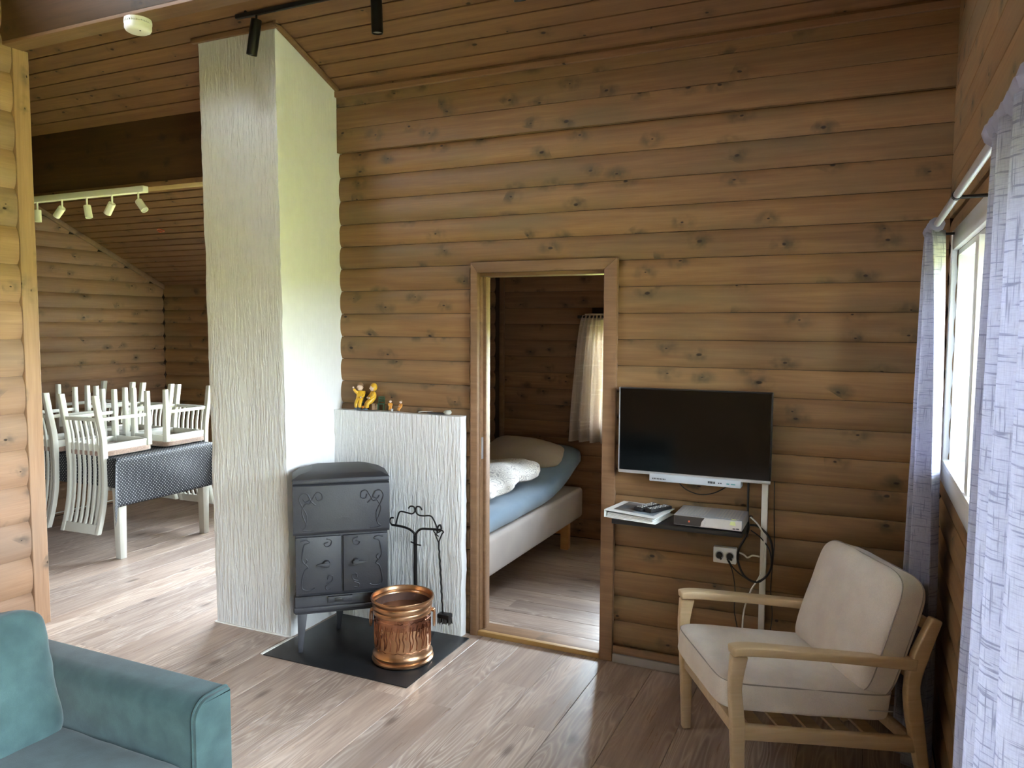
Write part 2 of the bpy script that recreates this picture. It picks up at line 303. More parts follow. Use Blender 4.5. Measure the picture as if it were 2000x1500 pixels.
# ------------------------------------------------------------------ mesh helpers
class MB:
    def __init__(s): s.v = []; s.f = []
    def add(s, vs, fs):
        o = len(s.v); s.v += [tuple(p) for p in vs]; s.f += [tuple(i+o for i in f) for f in fs]; return s
    def box(s, x0, x1, y0, y1, z0, z1, M=None):
        vs = [(x, y, z) for z in (z0, z1) for y in (y0, y1) for x in (x0, x1)]
        if M is not None: vs = [tuple(M @ Vector(p)) for p in vs]
        return s.add(vs, [(0, 2, 3, 1), (4, 5, 7, 6), (0, 1, 5, 4), (2, 6, 7, 3), (0, 4, 6, 2), (1, 3, 7, 5)])
    def prism(s, prof, axis, a, b):       # prof 2D CCW list, extruded along axis from a to b
        n = len(prof)
        def P(u, w_, t): return {'x': (t, u, w_), 'y': (u, t, w_), 'z': (u, w_, t)}[axis]
        vs = [P(u, w_, a) for u, w_ in prof] + [P(u, w_, b) for u, w_ in prof]
        fs = [(i, (i+1) % n, n+(i+1) % n, n+i) for i in range(n)] + [tuple(range(n))[::-1], tuple(range(n, 2*n))]
        return s.add(vs, fs)
    def tube(s, pts, r, n=8, cap=True, sy=1):
        pts = [Vector(p) for p in pts]; rs = r if isinstance(r, (list, tuple)) else [r]*len(pts)
        rings = []; up = None
        for i, p in enumerate(pts):
            t = (pts[min(i+1, len(pts)-1)] - pts[max(i-1, 0)]).normalized()
            if up is None:
                up = Vector((0, 0, 1)) if abs(t.z) < .9 else Vector((1, 0, 0))
            a = t.cross(up).normalized(); up = a.cross(t).normalized()
            rings.append([p + rs[i]*(math.cos(2*math.pi*k/n)*a + sy*math.sin(2*math.pi*k/n)*up) for k in range(n)])
        vs = [q for rg in rings for q in rg]; fs = []
        for i in range(len(pts)-1):
            for k in range(n):
                fs.append((i*n+k, i*n+(k+1) % n, (i+1)*n+(k+1) % n, (i+1)*n+k))
        if cap: fs += [tuple(range(n))[::-1], tuple((len(pts)-1)*n+k for k in range(n))]
        return s.add(vs, fs)
    def lathe(s, prof, n=32, c=(0, 0, 0), closed=False):
        vs = [(c[0]+r*math.cos(2*math.pi*k/n), c[1]+r*math.sin(2*math.pi*k/n), c[2]+z) for r, z in prof for k in range(n)]
        m = len(prof); fs = []
        for i in range(m-1):
            for k in range(n): fs.append((i*n+k, i*n+(k+1) % n, (i+1)*n+(k+1) % n, (i+1)*n+k))
        if closed: fs += [((m-1)*n+k, (m-1)*n+(k+1) % n, (k+1) % n, k) for k in range(n)]
        else:
            if prof[0][0] > 1e-6: fs.append(tuple(range(n))[::-1])
            if prof[-1][0] > 1e-6: fs.append(tuple((m-1)*n+k for k in range(n)))
        return s.add(vs, fs)
    def ball(s, c, r, n=12, m=8, sc=(1, 1, 1), rot=None):
        vs = []; fs = []
        for i in range(m+1):
            th = math.pi*i/m
            for k in range(n):
                q = Vector((r*sc[0]*math.sin(th)*math.cos(2*math.pi*k/n), r*sc[1]*math.sin(th)*math.sin(2*math.pi*k/n), r*sc[2]*math.cos(th)))
                if rot: q = rot @ q
                vs.append(q+Vector(c))
        for i in range(m):
            for k in range(n): fs.append((i*n+k, (i+1)*n+k, (i+1)*n+(k+1) % n, i*n+(k+1) % n))
        return s.add(vs, fs)
    def mesh(s, name):
        m = bpy.data.meshes.new(name); m.from_pydata(s.v, [], s.f); return m
    def build(s, name, mat, parent=None, bevel=0, seg=2, smooth=False, sub=0, loc=None, rot=None, weld=True, angle=35):
        bm = bmesh.new(); me = s.mesh(name); bm.from_mesh(me)
        if weld: bmesh.ops.remove_doubles(bm, verts=bm.verts, dist=1e-5)
        bmesh.ops.recalc_face_normals(bm, faces=bm.faces)
        if bevel: bmesh.ops.bevel(bm, geom=[e for e in bm.edges if len(e.link_faces) == 2 and e.calc_face_angle(0) > R(25)], offset=bevel, segments=seg, affect='EDGES', profile=.5, clamp_overlap=True)
        for _ in range(sub):
            bmesh.ops.subdivide_edges(bm, edges=bm.edges, cuts=1, use_grid_fill=True)
        bm.to_mesh(me); bm.free()
        if smooth or bevel:
            me.polygons.foreach_set('use_smooth', [True]*len(me.polygons))
            me.set_sharp_from_angle(angle=R(angle))
        return link(name, me, mat, parent, loc, rot)
def link(name, me, mat, parent=None, loc=None, rot=None):
    o = bpy.data.objects.new(name, me); C.objects.link(o)
    if mat and not me.materials: me.materials.append(mat)
    if parent: o.parent = parent
    if loc is not None: o.location = loc
    if rot is not None: o.rotation_euler = rot
    return o
def empty(name, loc=(0, 0, 0), rz=0):
    o = bpy.data.objects.new(name, None); C.objects.link(o); o.location = loc; o.rotation_euler = (0, 0, rz); o.empty_display_size = .05; return o
def tag(o, label=None, cat=None, group=None, kind=None):
    if label: o['label'] = label
    if cat: o['category'] = cat
    if group: o['group'] = group
    if kind: o['kind'] = kind
    return o
def struct(o, label=None, cat=None): o['kind'] = 'structure'; tag(o, label, cat); return o
def thing(name, label, cat, loc=(0, 0, 0), rz=0, group=None): return tag(empty(name, loc, rz), label, cat, group)
def copy_tree(o, parent=None):
    c = o.copy(); C.objects.link(c); c.parent = parent
    for ch in list(o.children): copy_tree(ch, c)
    return c
def spline(pts, n=8):
    P = [Vector(p) for p in pts]; out = []
    for i in range(len(P)-1):
        a = P[max(i-1, 0)]; b = P[i]; c = P[i+1]; d = P[min(i+2, len(P)-1)]
        for k in range(n):
            t = k/n
            out.append(.5*((2*b)+(c-a)*t+(2*a-5*b+4*c-d)*t*t+(3*b-a-3*c+d)*t**3))
    out.append(P[-1]); return out
def sq(t, e): return math.copysign(abs(t)**e, t)
def cushion_mesh(sx_, sy_, sz_, e=.35, pinch=.0, n=26, sag=None, seed=0, wr=.004, sqe=None):
    # puffy rounded block centred on the origin (superellipsoid on a cube sphere)
    bm = bmesh.new(); bmesh.ops.create_cube(bm, size=2)
    bmesh.ops.subdivide_edges(bm, edges=bm.edges, cuts=n, use_grid_fill=True)
    for v in bm.verts:
        x, y, z = v.co
        # flatten param: soften edges
        p = 1/e
        m_ = (abs(x)**(2*p)+abs(y)**(2*p)+abs(z)**(2*p))**(1/(2*p))
        x, y, z = x/m_, y/m_, z/m_
        puff = (1-abs(x)**4)*(1-abs(y)**4)
        zz = z*(1-pinch+pinch*puff)
        q = Vector((x*sx_/2, y*sy_/2, zz*sz_/2))
        nn = noise.noise(Vector((q.x*6+seed, q.y*6, q.z*6)))*wr + noise.noise(Vector((q.x*17+seed, q.y*17, q.z*9)))*wr*.4
        q += q.normalized()*nn
        if sag: q = sag(q)
        v.co = q
    me = bpy.data.meshes.new('cushion'); bm.to_mesh(me); bm.free()
    me.polygons.foreach_set('use_smooth', [True]*len(me.polygons))
    return me
def evalmesh(o, name):
    dg = bpy.context.evaluated_depsgraph_get(); me = bpy.data.meshes.new_from_object(o.evaluated_get(dg)); me.name = name; return me
def skinfig(name, verts, edges, radii, mat, parent, sub=2, root=0):
    me = bpy.data.meshes.new(name); me.from_pydata(verts, edges, []); o = bpy.data.objects.new(name+'_t', me); C.objects.link(o)
    o.modifiers.new('s', 'SKIN'); s2 = o.modifiers.new('u', 'SUBSURF'); s2.levels = sub; s2.render_levels = sub
    for i, r_ in enumerate(radii):
        me.skin_vertices[0].data[i].radius = (r_, r_)
    me.skin_vertices[0].data[root].use_root = True
    bpy.context.view_layer.update()
    m = evalmesh(o, name); bpy.data.objects.remove(o)
    m.polygons.foreach_set('use_smooth', [True]*len(m.polygons)); m.materials.clear()
    return link(name, m, mat, parent)

# ------------------------------------------------------------------ boards and logs
# canonical piece: length along +X, height along +Z, front towards -Y (front face bulges to y=0), back at y=+depth
def log_profile(h, bulge, depth, gap=.0004):
    pts = [(depth, h-gap), (depth, gap)]
    n = 7
    for i in range(n+1):
        t = i/n; z = gap+(h-2*gap)*t
        y = bulge*(abs(2*t-1)**3.2)
        pts.append((y, z))
    return pts[::-1]
def board_profile(h, depth, ch=.002, gap=.0008):
    return [(depth, h-gap), (ch, h-gap), (0, h-gap-ch), (0, gap+ch), (ch, gap), (depth, gap)]
MESHC = {}
def piece(name, length, h, kind, mat, parent, M, depth=.025, bulge=.012, wav=0):
    key = (kind, round(length, 4), round(h, 4), mat.name, depth, bulge)
    if key not in MESHC:
        pr = log_profile(h, bulge, depth, .0013 if bulge <= .015 else .0004) if kind == 'log' else board_profile(h, depth, *((bulge, .0008) if kind == 'board' else (.0015, .0004)))
        mb = MB().prism(pr, 'x', 0, length); me = mb.mesh(name)
        bm = bmesh.new(); bm.from_mesh(me); bmesh.ops.recalc_face_normals(bm, faces=bm.faces); bm.to_mesh(me); bm.free()
        me.materials.append(mat)
        if kind == 'log':
            me.polygons.foreach_set('use_smooth', [True]*len(me.polygons)); me.set_sharp_from_angle(angle=R(30))
        MESHC[key] = me
    o = bpy.data.objects.new(name, MESHC[key]); C.objects.link(o); o.parent = parent; o.matrix_local = M
    return o
def frame(origin, face):
    ax = {'-y': ((1, 0, 0), (0, 1, 0)), '+y': ((-1, 0, 0), (0, -1, 0)), '+x': ((0, 1, 0), (-1, 0, 0)), '-x': ((0, -1, 0), (1, 0, 0))}[face]
    x = Vector(ax[0]); y = Vector(ax[1]); z = x.cross(y)
    m = Matrix((x, y, z)).transposed().to_4x4(); m.translation = origin; return m
JZ = [.077+.1305*k for k in range(16)]+[2.161, 2.288, 2.424, 2.558, 2.696]   # log joints of the living room
def log_wall(parent, face, plane, a0, a1, zs, mat, holes=(), bulge=.012, depth=.03, top=None):
    """plane: coordinate of the log faces; a0..a1 along the wall; holes (a,b,z0,z1)"""
    for i in range(len(zs)-1):
        z0, z1 = zs[i], zs[i+1]
        segs = [(a0, a1)]
        for (ha, hb, hz0, hz1) in holes:
            if z1 > hz0+.03 and z0 < hz1-.03:
                ns = []
                for s0, s1 in segs:
                    if hb <= s0 or ha >= s1: ns.append((s0, s1)); continue
                    if ha > s0: ns.append((s0, ha))
                    if hb < s1: ns.append((hb, s1))
                segs = ns
        for s0, s1 in segs:
            if top:
                # clip by roof line: top(z) gives allowed (lo,hi) along wall
                lo, hi = top(z0, z1); s0, s1 = max(s0, lo), min(s1, hi)
            if s1-s0 < .03: continue
            if face == '-y': o = (s0, plane, z0)
            elif face == '+y': o = (s1, plane, z0)
            elif face == '+x': o = (plane, s0, z0)
            else: o = (plane, s1, z0)
            piece('log', s1-s0, z1-z0, 'log', mat, parent, frame(o, face), depth, bulge)
SL = .47; ZW = 3.05; YR = 1.0
def ceil_z(y): return ZW + SL*(YB-y) if y > YR else ZW + SL*(YB-YR) - SL*(YR-y)*1.0

# ------------------------------------------------------------------ floor
fl = empty('floor'); struct(fl)
sub = MB().box(DX0-.1, XR+.1, -2.5, YB+.02, -.12, -.012).box(DX0-.1, BX0-.06, YB+.02, DY1+.1, -.12, -.012).box(BX0-.06, .4, YB+.02, BY1+.1, -.12, -.012).build('subfloor', SHADOWJ, fl)
PW = .2385; PL = 1.285
def fplank(x, y0, y1, wdt=PW):       # occupies x-w..x, along y
    M = Matrix(((0, 0, -1, x), (1, 0, 0, y0), (0, -1, 0, 0), (0, 0, 0, 1)))
    piece('plank', y1-y0, wdt, 'board', LAM, fl, M, .011, .0012)
off = {}
rows = []
k0 = -2.333
i = -20
random.seed(11)
while True:
    xr = k0+PW*i; i += 1
    if xr < DX0+.02: continue
    if xr-PW > XR: break
    rows.append(xr)
for xr in rows:
    xl = xr-PW; x1 = min(xr, XR); x0 = max(xl, DX0)
    if x1-x0 < .01: continue
    dining = x1 < BX0+.12
    yend = DY1 if dining else YB
    ph = {round(k0+PW*2, 3): 2.92, round(k0+PW*4, 3): 3.243, round(k0+PW*5, 3): 2.92, round(k0+PW*3, 3): 3.35}.get(round(xr, 3))
    if abs(xr-(-1.617)) < .02: ph = 2.92
    if abs(xr-(-1.379)) < .02: ph = 3.243
    if abs(xr-(-1.14)) < .02: ph = 2.92
    if ph is None: ph = random.uniform(0, PL)
    ystart = -2.3 if x0 > -4.3 else 2.83
    y = ph
    while y > ystart: y -= PL
    while y < yend:
        a, b_ = max(y, ystart), min(y+PL, yend)
        if b_-a > .02: fplank(x1, a, b_, x1-x0)
        y += PL
# bedroom floor: boards run along x
y = YB+.02; random.seed(3)
while y < BY1:
    y1 = min(y+.19, BY1); x = BX0-random.uniform(0, 1.2)
    while x < -.45:
        a, b_ = max(x, BX0), min(x+PL, -.45)
        M = Matrix(((1, 0, 0, a), (0, 0, 1, y), (0, -1, 0, 0), (0, 0, 0, 1)))
        if b_-a > .02: piece('plank', b_-a, y1-y, 'board', LAM, fl, M, .011, .0012)
        x += PL
    y = y1

# ------------------------------------------------------------------ outdoors
gm = MB(); nx, ny = 24, 24; gv = []
def gz(x, y):
    d = math.hypot(max(0, abs(x+3)-6), max(0, abs(y-1.5)-7)); return -.55 + .06*max(0, d-3) if x > 0 else -.55+.10*max(0, d-6)
gv = [(-43+80*i/nx, -40+84*j/ny, gz(-43+80*i/nx, -40+84*j/ny)) for j in range(ny+1) for i in range(nx+1)]
gm.add(gv, [(j*(nx+1)+i, j*(nx+1)+i+1, (j+1)*(nx+1)+i+1, (j+1)*(nx+1)+i) for j in range(ny) for i in range(nx)])
g = gm.build('ground', GRASS, None, smooth=True, weld=False); struct(g)

# ------------------------------------------------------------------ walls
# back wall
wb = MB()
dX0, dX1, dZ = -1.905, -1.165, 2.0
wb.box(-2.795, dX0, YB+.025, YB+.12, -.1, 3.2).box(dX1, XR+.2, YB+.025, YB+.12, -.1, 3.2).box(dX0, dX1, YB+.025, YB+.12, dZ, 3.2)
wb = struct(wb.build('wall_back', SHADOWJ))
zsb = [.077-.1305+.1]+JZ
holes = [(-1.945, -1.115, -1, 2.034)]
log_wall(wb, '-y', YB, -2.80, XR, [.0]+JZ, WOODW, holes, bulge=.015)
for k, (z0, z1) in enumerate(((2.696, 2.826), (2.826, 2.95), (2.95, 3.055))):
    piece('board', XR+2.80, z1-z0, 'board', WOODW, wb, frame((-2.80, YB-.014, z0), '-y'), .03, .0015)
t = piece('trim_lath', XR+2.80, .035, 'board', WOODT, None, frame((-2.80, YB-.032, 3.005), '-y'), .018, .003); t.name = 'trim_1'; struct(t)
# baseboard right of the door
bb = struct(MB().box(-1.112, XR-.0, YB-.026, YB-.001, .002, .045).build('baseboard_back', GREYW, bevel=.003))
tr = struct(MB().box(-1.112, XR-.0, YB-.018, YB-.002, .047, .085).build('trim_2', WOODT, bevel=.003))
# header over the dining opening
hd = empty('wall_header'); struct(hd)
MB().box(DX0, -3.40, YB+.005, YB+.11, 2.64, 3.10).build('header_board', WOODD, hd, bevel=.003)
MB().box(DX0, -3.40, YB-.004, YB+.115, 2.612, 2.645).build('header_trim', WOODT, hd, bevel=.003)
# dining walls
dzs = [.0]+[.0175+.1315*k for k in range(1, 24)]
wl = struct(MB().box(DX0-.12, DX0-.024, 2.7, DY1+.1, -.1, 3.6).build('wall_dining_left', SHADOWJ))
def topd(z0, z1): return (-99, YB+(ZW-z1)/SL+.14)
log_wall(wl, '+x', DX0, 2.83, DY1, dzs, WOODL, bulge=.022, depth=.04, top=topd)
wk = MB().box(DX0-.1, DWIN[0], DY1+.024, DY1+.14, -.1, 2.3).box(DWIN[1], BX0, DY1+.024, DY1+.14, -.1, 2.3).box(DWIN[0], DWIN[1], DY1+.024, DY1+.14, -.1, DWIN[2]).box(DWIN[0], DWIN[1], DY1+.024, DY1+.14, DWIN[3], 2.3)
wk = struct(wk.build('wall_dining_back', SHADOWJ))
log_wall(wk, '-y', DY1, DX0, BX0-.1, [z for z in dzs if z < 2.22], WOODW, [DWIN], bulge=.018, depth=.04)
wf = struct(MB().box(DX0-.1, -4.30, 2.70, 2.82, -.1, 3.7).build('wall_dining_front', WOODD))
# partition dining / bedroom
wp = struct(MB().box(BX0-.10, BX0-.03, YB+.122, BY1+.1, 0, 3.1).build('wall_partition', SHADOWJ))
log_wall(wp, '+x', BX0, YB+.12, BY1, [z for z in dzs if z < 2.5], WOODB, bulge=.010)
log_wall(wp, '-x', BX0-.13, YB+.12, DY1, [z for z in dzs if z < 2.2], WOODW, bulge=.010)
# bedroom back wall, right wall, ceiling
wq = MB().box(BX0-.1, BWIN[0], BY1+.024, BY1+.12, -.1, 2.5).box(BWIN[1], -.35, BY1+.024, BY1+.12, -.1, 2.5).box(BWIN[0], BWIN[1], BY1+.024, BY1+.12, -.1, BWIN[2]).box(BWIN[0], BWIN[1], BY1+.024, BY1+.12, BWIN[3], 2.5)
wq = struct(wq.build('wall_bedroom_back', SHADOWJ))
log_wall(wq, '-y', BY1, BX0, -.45, [z for z in dzs if z < 2.5], WOODB, [BWIN], bulge=.012)
wr_ = struct(MB().box(-.45, -.35, YB+.12, BY1+.1, -.1, 2.5).build('wall_bedroom_right', WOODB))
cb = struct(MB().box(BX0-.1, -.3, YB+.02, BY1+.1, 2.36, 2.42).build('ceiling_bedroom', WOODB))
struct(MB().box(BX0+.001, BX0+.036, BY1-.036, BY1-.001, .0, 2.36).build('trim_3', WOODT, bevel=.003))
# right wall
rw = MB(); X0, X1 = XR+.024, XR+.15; yb_ = YB+.12
for (a, b_, z0, z1) in ((-2.5, DOOR[0], -.12, 4.6), (DOOR[1], WIN[0], -.12, 4.6), (WIN[1], yb_, -.12, 3.2), (DOOR[0], DOOR[1], DOOR[3], 4.6), (WIN[0], WIN[1], -.12, WIN[2]), (WIN[0], WIN[1], WIN[3], 4.0), (DOOR[0], DOOR[1], -.12, DOOR[2])):
    rw.box(X0, X1, a, b_, z0, z1)
rw = struct(rw.build('wall_right', SHADOWJ))
def topr(z0, z1):
    if z1 < 2.4: return (-2.3, 9)
    return (YR-(ZW+SL*(YB-YR)-z1)/SL-.05, YB+(ZW-z1)/SL+.12)
rz = [.0]+JZ[:16]+[2.16]
log_wall(rw, '-x', XR, -2.3, YB, rz, WOODW, [(DOOR[0], DOOR[1], -1, DOOR[3]+.02), (WIN[0], WIN[1], WIN[2], WIN[3])], bulge=.012)
rz2 = [2.16+.13*k for k in range(18)]
for a, b_ in zip(rz2[:-1], rz2[1:]):
    lo, hi = topr(a, b_); lo = max(lo, -2.3); hi = min(hi, YB)
    if hi-lo > .1: piece('board', hi-lo, b_-a, 'board', WOODW, rw, frame((XR-.002, hi, a), '-x'), .03, .003)
# left wall with end board
lw = struct(MB().box(-4.32, -4.224, -2.5, 2.74, -.1, 3.7).build('wall_left', SHADOWJ))
lz = [.0]+[.197+.2035*k for k in range(17)]
log_wall(lw, '+x', -4.2, -2.3, 2.742, lz, WOODL, bulge=.022, depth=.05)
ep = struct(piece('end_board', 3.18, .09, 'board', WOODL, None, Matrix(((0, 1, 0, -4.198), (0, 0, 1, 2.745), (1, 0, 0, 0.0), (0, 0, 0, 1))) @ Matrix.Diagonal((1, -1, 1, 1)) if False else Matrix(((0, -1, 0, -4.198), (0, 0, 1, 2.745), (-1, 0, 0, 3.18), (0, 0, 0, 1))), .12, .003)); ep.name = 'trim_4'
# beam
bm_ = empty('trim_5'); struct(bm_)
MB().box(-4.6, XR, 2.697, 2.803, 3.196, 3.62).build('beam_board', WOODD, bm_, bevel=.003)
MB().box(-4.6, XR, 2.695, 2.805, 3.178, 3.196).build('underside_board', WOODT, bm_, bevel=.003)
# ceilings
def ceiling(name, x0, x1, ys, ye, pitch, mat, gap=None, joint=.0015):
    cobj = empty(name); struct(cobj)
    c_, s_ = math.cos(math.atan(SL)), math.sin(math.atan(SL))
    MB().prism([(ys, ceil_z(ys)+.03), (ye, ceil_z(ye)+.03), (ye, ceil_z(ye)+.12), (ys, ceil_z(ys)+.12)], 'x', x0-.1, x1+.1).build('roof_deck', SHADOWJ, cobj)
    y = ye
    while y > ys+.01:
        M = Matrix(((1, 0, 0, x0), (0, s_, -c_, y), (0, c_, s_, ceil_z(y)), (0, 0, 0, 1)))
        piece('plank', x1-x0, pitch/c_-joint*2, 'board', mat, cobj, M, .02, gap or .004)
        y -= pitch
    return cobj
ceiling('ceiling', DX0, XR, YR, YB+.0, .0915, WOODC, .0018, .0024)
ceiling('ceiling_dining', DX0, BX0-.08, YB+.11, DY1+.02, .083, WOODC, .003, .0045)
# other roof slope behind the camera
rc = MB().prism([(YR, ceil_z(YR)), (YR, ceil_z(YR)+.1), (-2.5, ceil_z(-2.5)+.1), (-2.5, ceil_z(-2.5))], 'x', -4.4, XR+.1).build('ceiling_rear', WOODC); struct(rc)
# rear wall
rr = MB()
rr.box(-4.4, XR+.15, -2.45, -2.33, -.1, 3.0)
rr = struct(rr.build('wall_rear', WOODD))
log_wall(rr, '+y', -2.3, -4.2, XR, [z for z in dzs if z < 2.75], WOODW, [])
# trims: ceiling/dining left
tl = MB(); a = YB+.11
c0, c1 = a, DY1
tl.prism([(c0, ceil_z(c0)-.002), (c0, ceil_z(c0)-.05), (c1, ceil_z(c1)-.05), (c1, ceil_z(c1)-.002)], 'x', DX0+.001, DX0+.022)
struct(tl.build('trim_6', WOODL, bevel=.003))

# ------------------------------------------------------------------ windows and doors
def window(name, face, plane, a0, a1, z0, z1, bays, case=.075, depth=.14, sill=True, frame_w=.05):
    w_ = empty(name); struct(w_)
    def bx(mb, s0, s1, t0, t1, q0, q1):      # s along wall, t depth outwards, q height
        if face == '-x': mb.box(plane+t0, plane+t1, s0, s1, q0, q1)
        elif face == '-y': mb.box(s0, s1, plane+t0, plane+t1, q0, q1)
        else: mb.box(s0, s1, plane-t1, plane-t0, q0, q1)
        return mb
    bx(bx(bx(bx(MB(), a0-case, a0, -.016, .004, z0-case, z1+case), a1, a1+case, -.016, .004, z0-case, z1+case), a0, a1, -.016, .004, z1, z1+case), a0, a1, -.016, .004, z0-case, z0).build('casing', WINW, w_, bevel=.003)
    e = .02
    bx(bx(bx(MB(), a0, a0+e, .004, depth, z0, z1), a1-e, a1, .004, depth, z0, z1), a0, a1, .004, depth, z1-e, z1).build('jamb', WINW, w_)
    bx(MB(), a0, a1, -.02 if sill else .004, depth, z0-.0, z0+e).build('window_sill', WINW, w_, bevel=.003)
    n = bays; ww = (a1-a0-2*e)/n
    for i in range(n):
        s0 = a0+e+ww*i; s1 = s0+ww
        fb = frame_w; t0, t1 = depth-.07, depth-.02
        m = bx(bx(bx(bx(MB(), s0, s0+fb, t0, t1, z0+e, z1-e), s1-fb, s1, t0, t1, z0+e, z1-e), s0+fb, s1-fb, t0, t1, z0+e, z0+e+fb), s0+fb, s1-fb, t0, t1, z1-e-fb, z1-e)
        f_ = m.build('window_frame', WINW, w_, bevel=.003)
        g_ = bx(MB(), s0+fb, s1-fb, depth-.048, depth-.044, z0+e+fb, z1-e-fb).build('pane', GLASS, f_)
        if i: bx(MB(), s0-.035, s0+.035, -.014, depth-.07, z0+e, z1-e).build('mullion', WINW, w_, bevel=.003)
    return w_
window('window_1', '-x', XR, WIN[0], WIN[1], WIN[2], WIN[3], 2, depth=.20)
window('door_2', '-x', XR, DOOR[0], DOOR[1], DOOR[2], DOOR[3], 2, case=.07, frame_w=.08, sill=False)  # unseen patio door; its run behind the camera is lengthened to add light
window('window_3', '-y', DY1, DWIN[0], DWIN[1], DWIN[2], DWIN[3], 2)
window('window_4', '-y', BY1, BWIN[0], BWIN[1], BWIN[2], BWIN[3], 1, case=.05)

# inner door frame
d1 = empty('door_1'); struct(d1)
def casing_bar(mb, pts): return mb
yf = YB-.022
for nm, prof in (('casing', [(-1.930, .0), (-1.930, 2.046), (-1.888, 1.99), (-1.888, .0)]), ('casing', [(-1.115, .0), (-1.183, .0), (-1.183, 1.99), (-1.115, 2.046)]), ('head_casing', [(-1.930, 2.046), (-1.115, 2.046), (-1.183, 1.99), (-1.888, 1.99)])):
    MB().prism(prof, 'y', yf, YB+.012).build(nm, WOODT, d1, bevel=.004)
for nm, b_ in (('jamb', (-1.906, -1.884)), ('jamb', (-1.187, -1.165))):
    MB().box(b_[0], b_[1], YB+.012, YB+.13, 0, 1.992).build(nm, WOODT, d1, bevel=.002)
MB().box(-1.884, -1.187, YB+.012, YB+.13, 1.972, 1.992).build('head_jamb', WOODT, d1, bevel=.002)
MB().box(-1.884, -1.868, YB+.045, YB+.075, .02, 1.972).build('door_stop', WOODT, d1, bevel=.002)
MB().box(-1.203, -1.187, YB+.045, YB+.075, .02, 1.972).build('door_stop', WOODT, d1, bevel=.002)
MB().box(-1.888, -1.183, YB-.012, YB+.018, .0, .026).build('threshold_nosing', WOODP, d1, bevel=.003)
MB().box(-1.884, -1.187, YB+.018, YB+.13, .0, .024).build('threshold', WOODT, d1, bevel=.002)
MB().box(-1.884, -1.880, YB+.022, YB+.04, .98, 1.10).build('strike_plate', SILV, d1)

# ------------------------------------------------------------------ chimney, low wall, hearth plate
def rough_block(name, mat_front, mat_side, x0, x1, y0, y1, z0, top, parent=None, n=(14, 10, 60), amp=.004, seed=0):
    bm = bmesh.new(); bmesh.ops.create_cube(bm, size=1)
    me = bpy.data.meshes.new(name)
    bm.free(); bm = bmesh.new()
    nxx, nyy, nzz = n; grid = {}
    def vert(i, j, k):
        if (i, j, k) in grid: return grid[(i, j, k)]
        x = x0+(x1-x0)*i/nxx; yy = y0+(y1-y0)*j/nyy; z = z0+(top(yy)-z0)*k/nzz
        if name == 'chimney': x -= .045*(z/3.26)*max(0, 1-(yy-y0)/.46)
        q = Vector((x, yy, z)); d = Vector((noise.noise(q*7+Vector((seed, 0, 0))), noise.noise(q*7+Vector((0, 9+seed, 0))), noise.noise(q*6+Vector((0, 0, 5+seed)))*.6))*amp
        d += Vector((noise.noise(q*30), noise.noise(q*31+Vector((3, 3, 3))), 0))*amp*.5
        if k in (0,): d.z = 0
        if k == nzz and z > 2: d.z = 0
        # soften vertical corners
        if i in (0, nxx) and j in (0, nyy): d += Vector((.004 if i == 0 else -.004, .004 if j == 0 else -.004, 0))
        v = bm.verts.new(q+d); grid[(i, j, k)] = v; return v
    def face(a, b, c, d, mi):
        f = bm.faces.new((vert(*a), vert(*b), vert(*c), vert(*d))); f.material_index = mi; f.smooth = True
    for k in range(nzz):
        for i in range(nxx):
            face((i, 0, k), (i+1, 0, k), (i+1, 0, k+1), (i, 0, k+1), 0); face((i, nyy, k), (i, nyy, k+1), (i+1, nyy, k+1), (i+1, nyy, k), 0)
        for j in range(nyy):
            face((0, j, k), (0, j, k+1), (0, j+1, k+1), (0, j+1, k), 1); face((nxx, j, k), (nxx, j+1, k), (nxx, j+1, k+1), (nxx, j, k+1), 1)
    for i in range(nxx):
        for j in range(nyy):
            face((i, j, nzz), (i+1, j, nzz), (i+1, j+1, nzz), (i, j+1, nzz), 1); face((i, j, 0), (i, j+1, 0), (i+1, j+1, 0), (i+1, j, 0), 1)
    bmesh.ops.recalc_face_normals(bm, faces=bm.faces)
    bm.to_mesh(me); bm.free(); me.materials.append(mat_front); me.materials.append(mat_side)
    me.set_sharp_from_angle(angle=R(50))
    return link(name, me, None, parent)
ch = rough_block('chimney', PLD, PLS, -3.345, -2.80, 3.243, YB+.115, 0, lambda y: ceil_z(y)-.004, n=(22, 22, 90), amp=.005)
tag(ch, 'tall white rough-plastered chimney stack rising from floor to ceiling', 'chimney')
cm = empty('trim_7'); struct(cm)
MB().box(-3.415, -2.820, 3.222, 3.243, ceil_z(3.24)-.028, ceil_z(3.24)-.002).build('moulding', WOODT, cm, bevel=.002)
MB().prism([(3.222, ceil_z(3.222)-.002), (3.222, ceil_z(3.222)-.026), (YB-.02, ceil_z(YB-.02)-.026), (YB-.02, ceil_z(YB-.02)-.002)], 'x', -2.797, -2.775).build('moulding', WOODT, cm, bevel=.002, loc=(-.147*1.0+.0, 0, 0), rot=None) if False else MB().add([(-2.838, 3.222, ceil_z(3.222)-.002), (-2.816, 3.222, ceil_z(3.222)-.002), (-2.816, 3.222, ceil_z(3.222)-.026), (-2.838, 3.222, ceil_z(3.222)-.026), (-2.797, YB-.02, ceil_z(YB-.02)-.002), (-2.775, YB-.02, ceil_z(YB-.02)-.002), (-2.775, YB-.02, ceil_z(YB-.02)-.026), (-2.797, YB-.02, ceil_z(YB-.02)-.026)], [(0, 1, 2, 3), (7, 6, 5, 4), (0, 4, 5, 1), (1, 5, 6, 2), (2, 6, 7, 3), (3, 7, 4, 0)]).build('moulding', WOODT, cm, bevel=.002)
MB().box(-3.345, -2.80, 3.230, 3.242, .0005, .006).build('floor_bead', WHITE, cm)
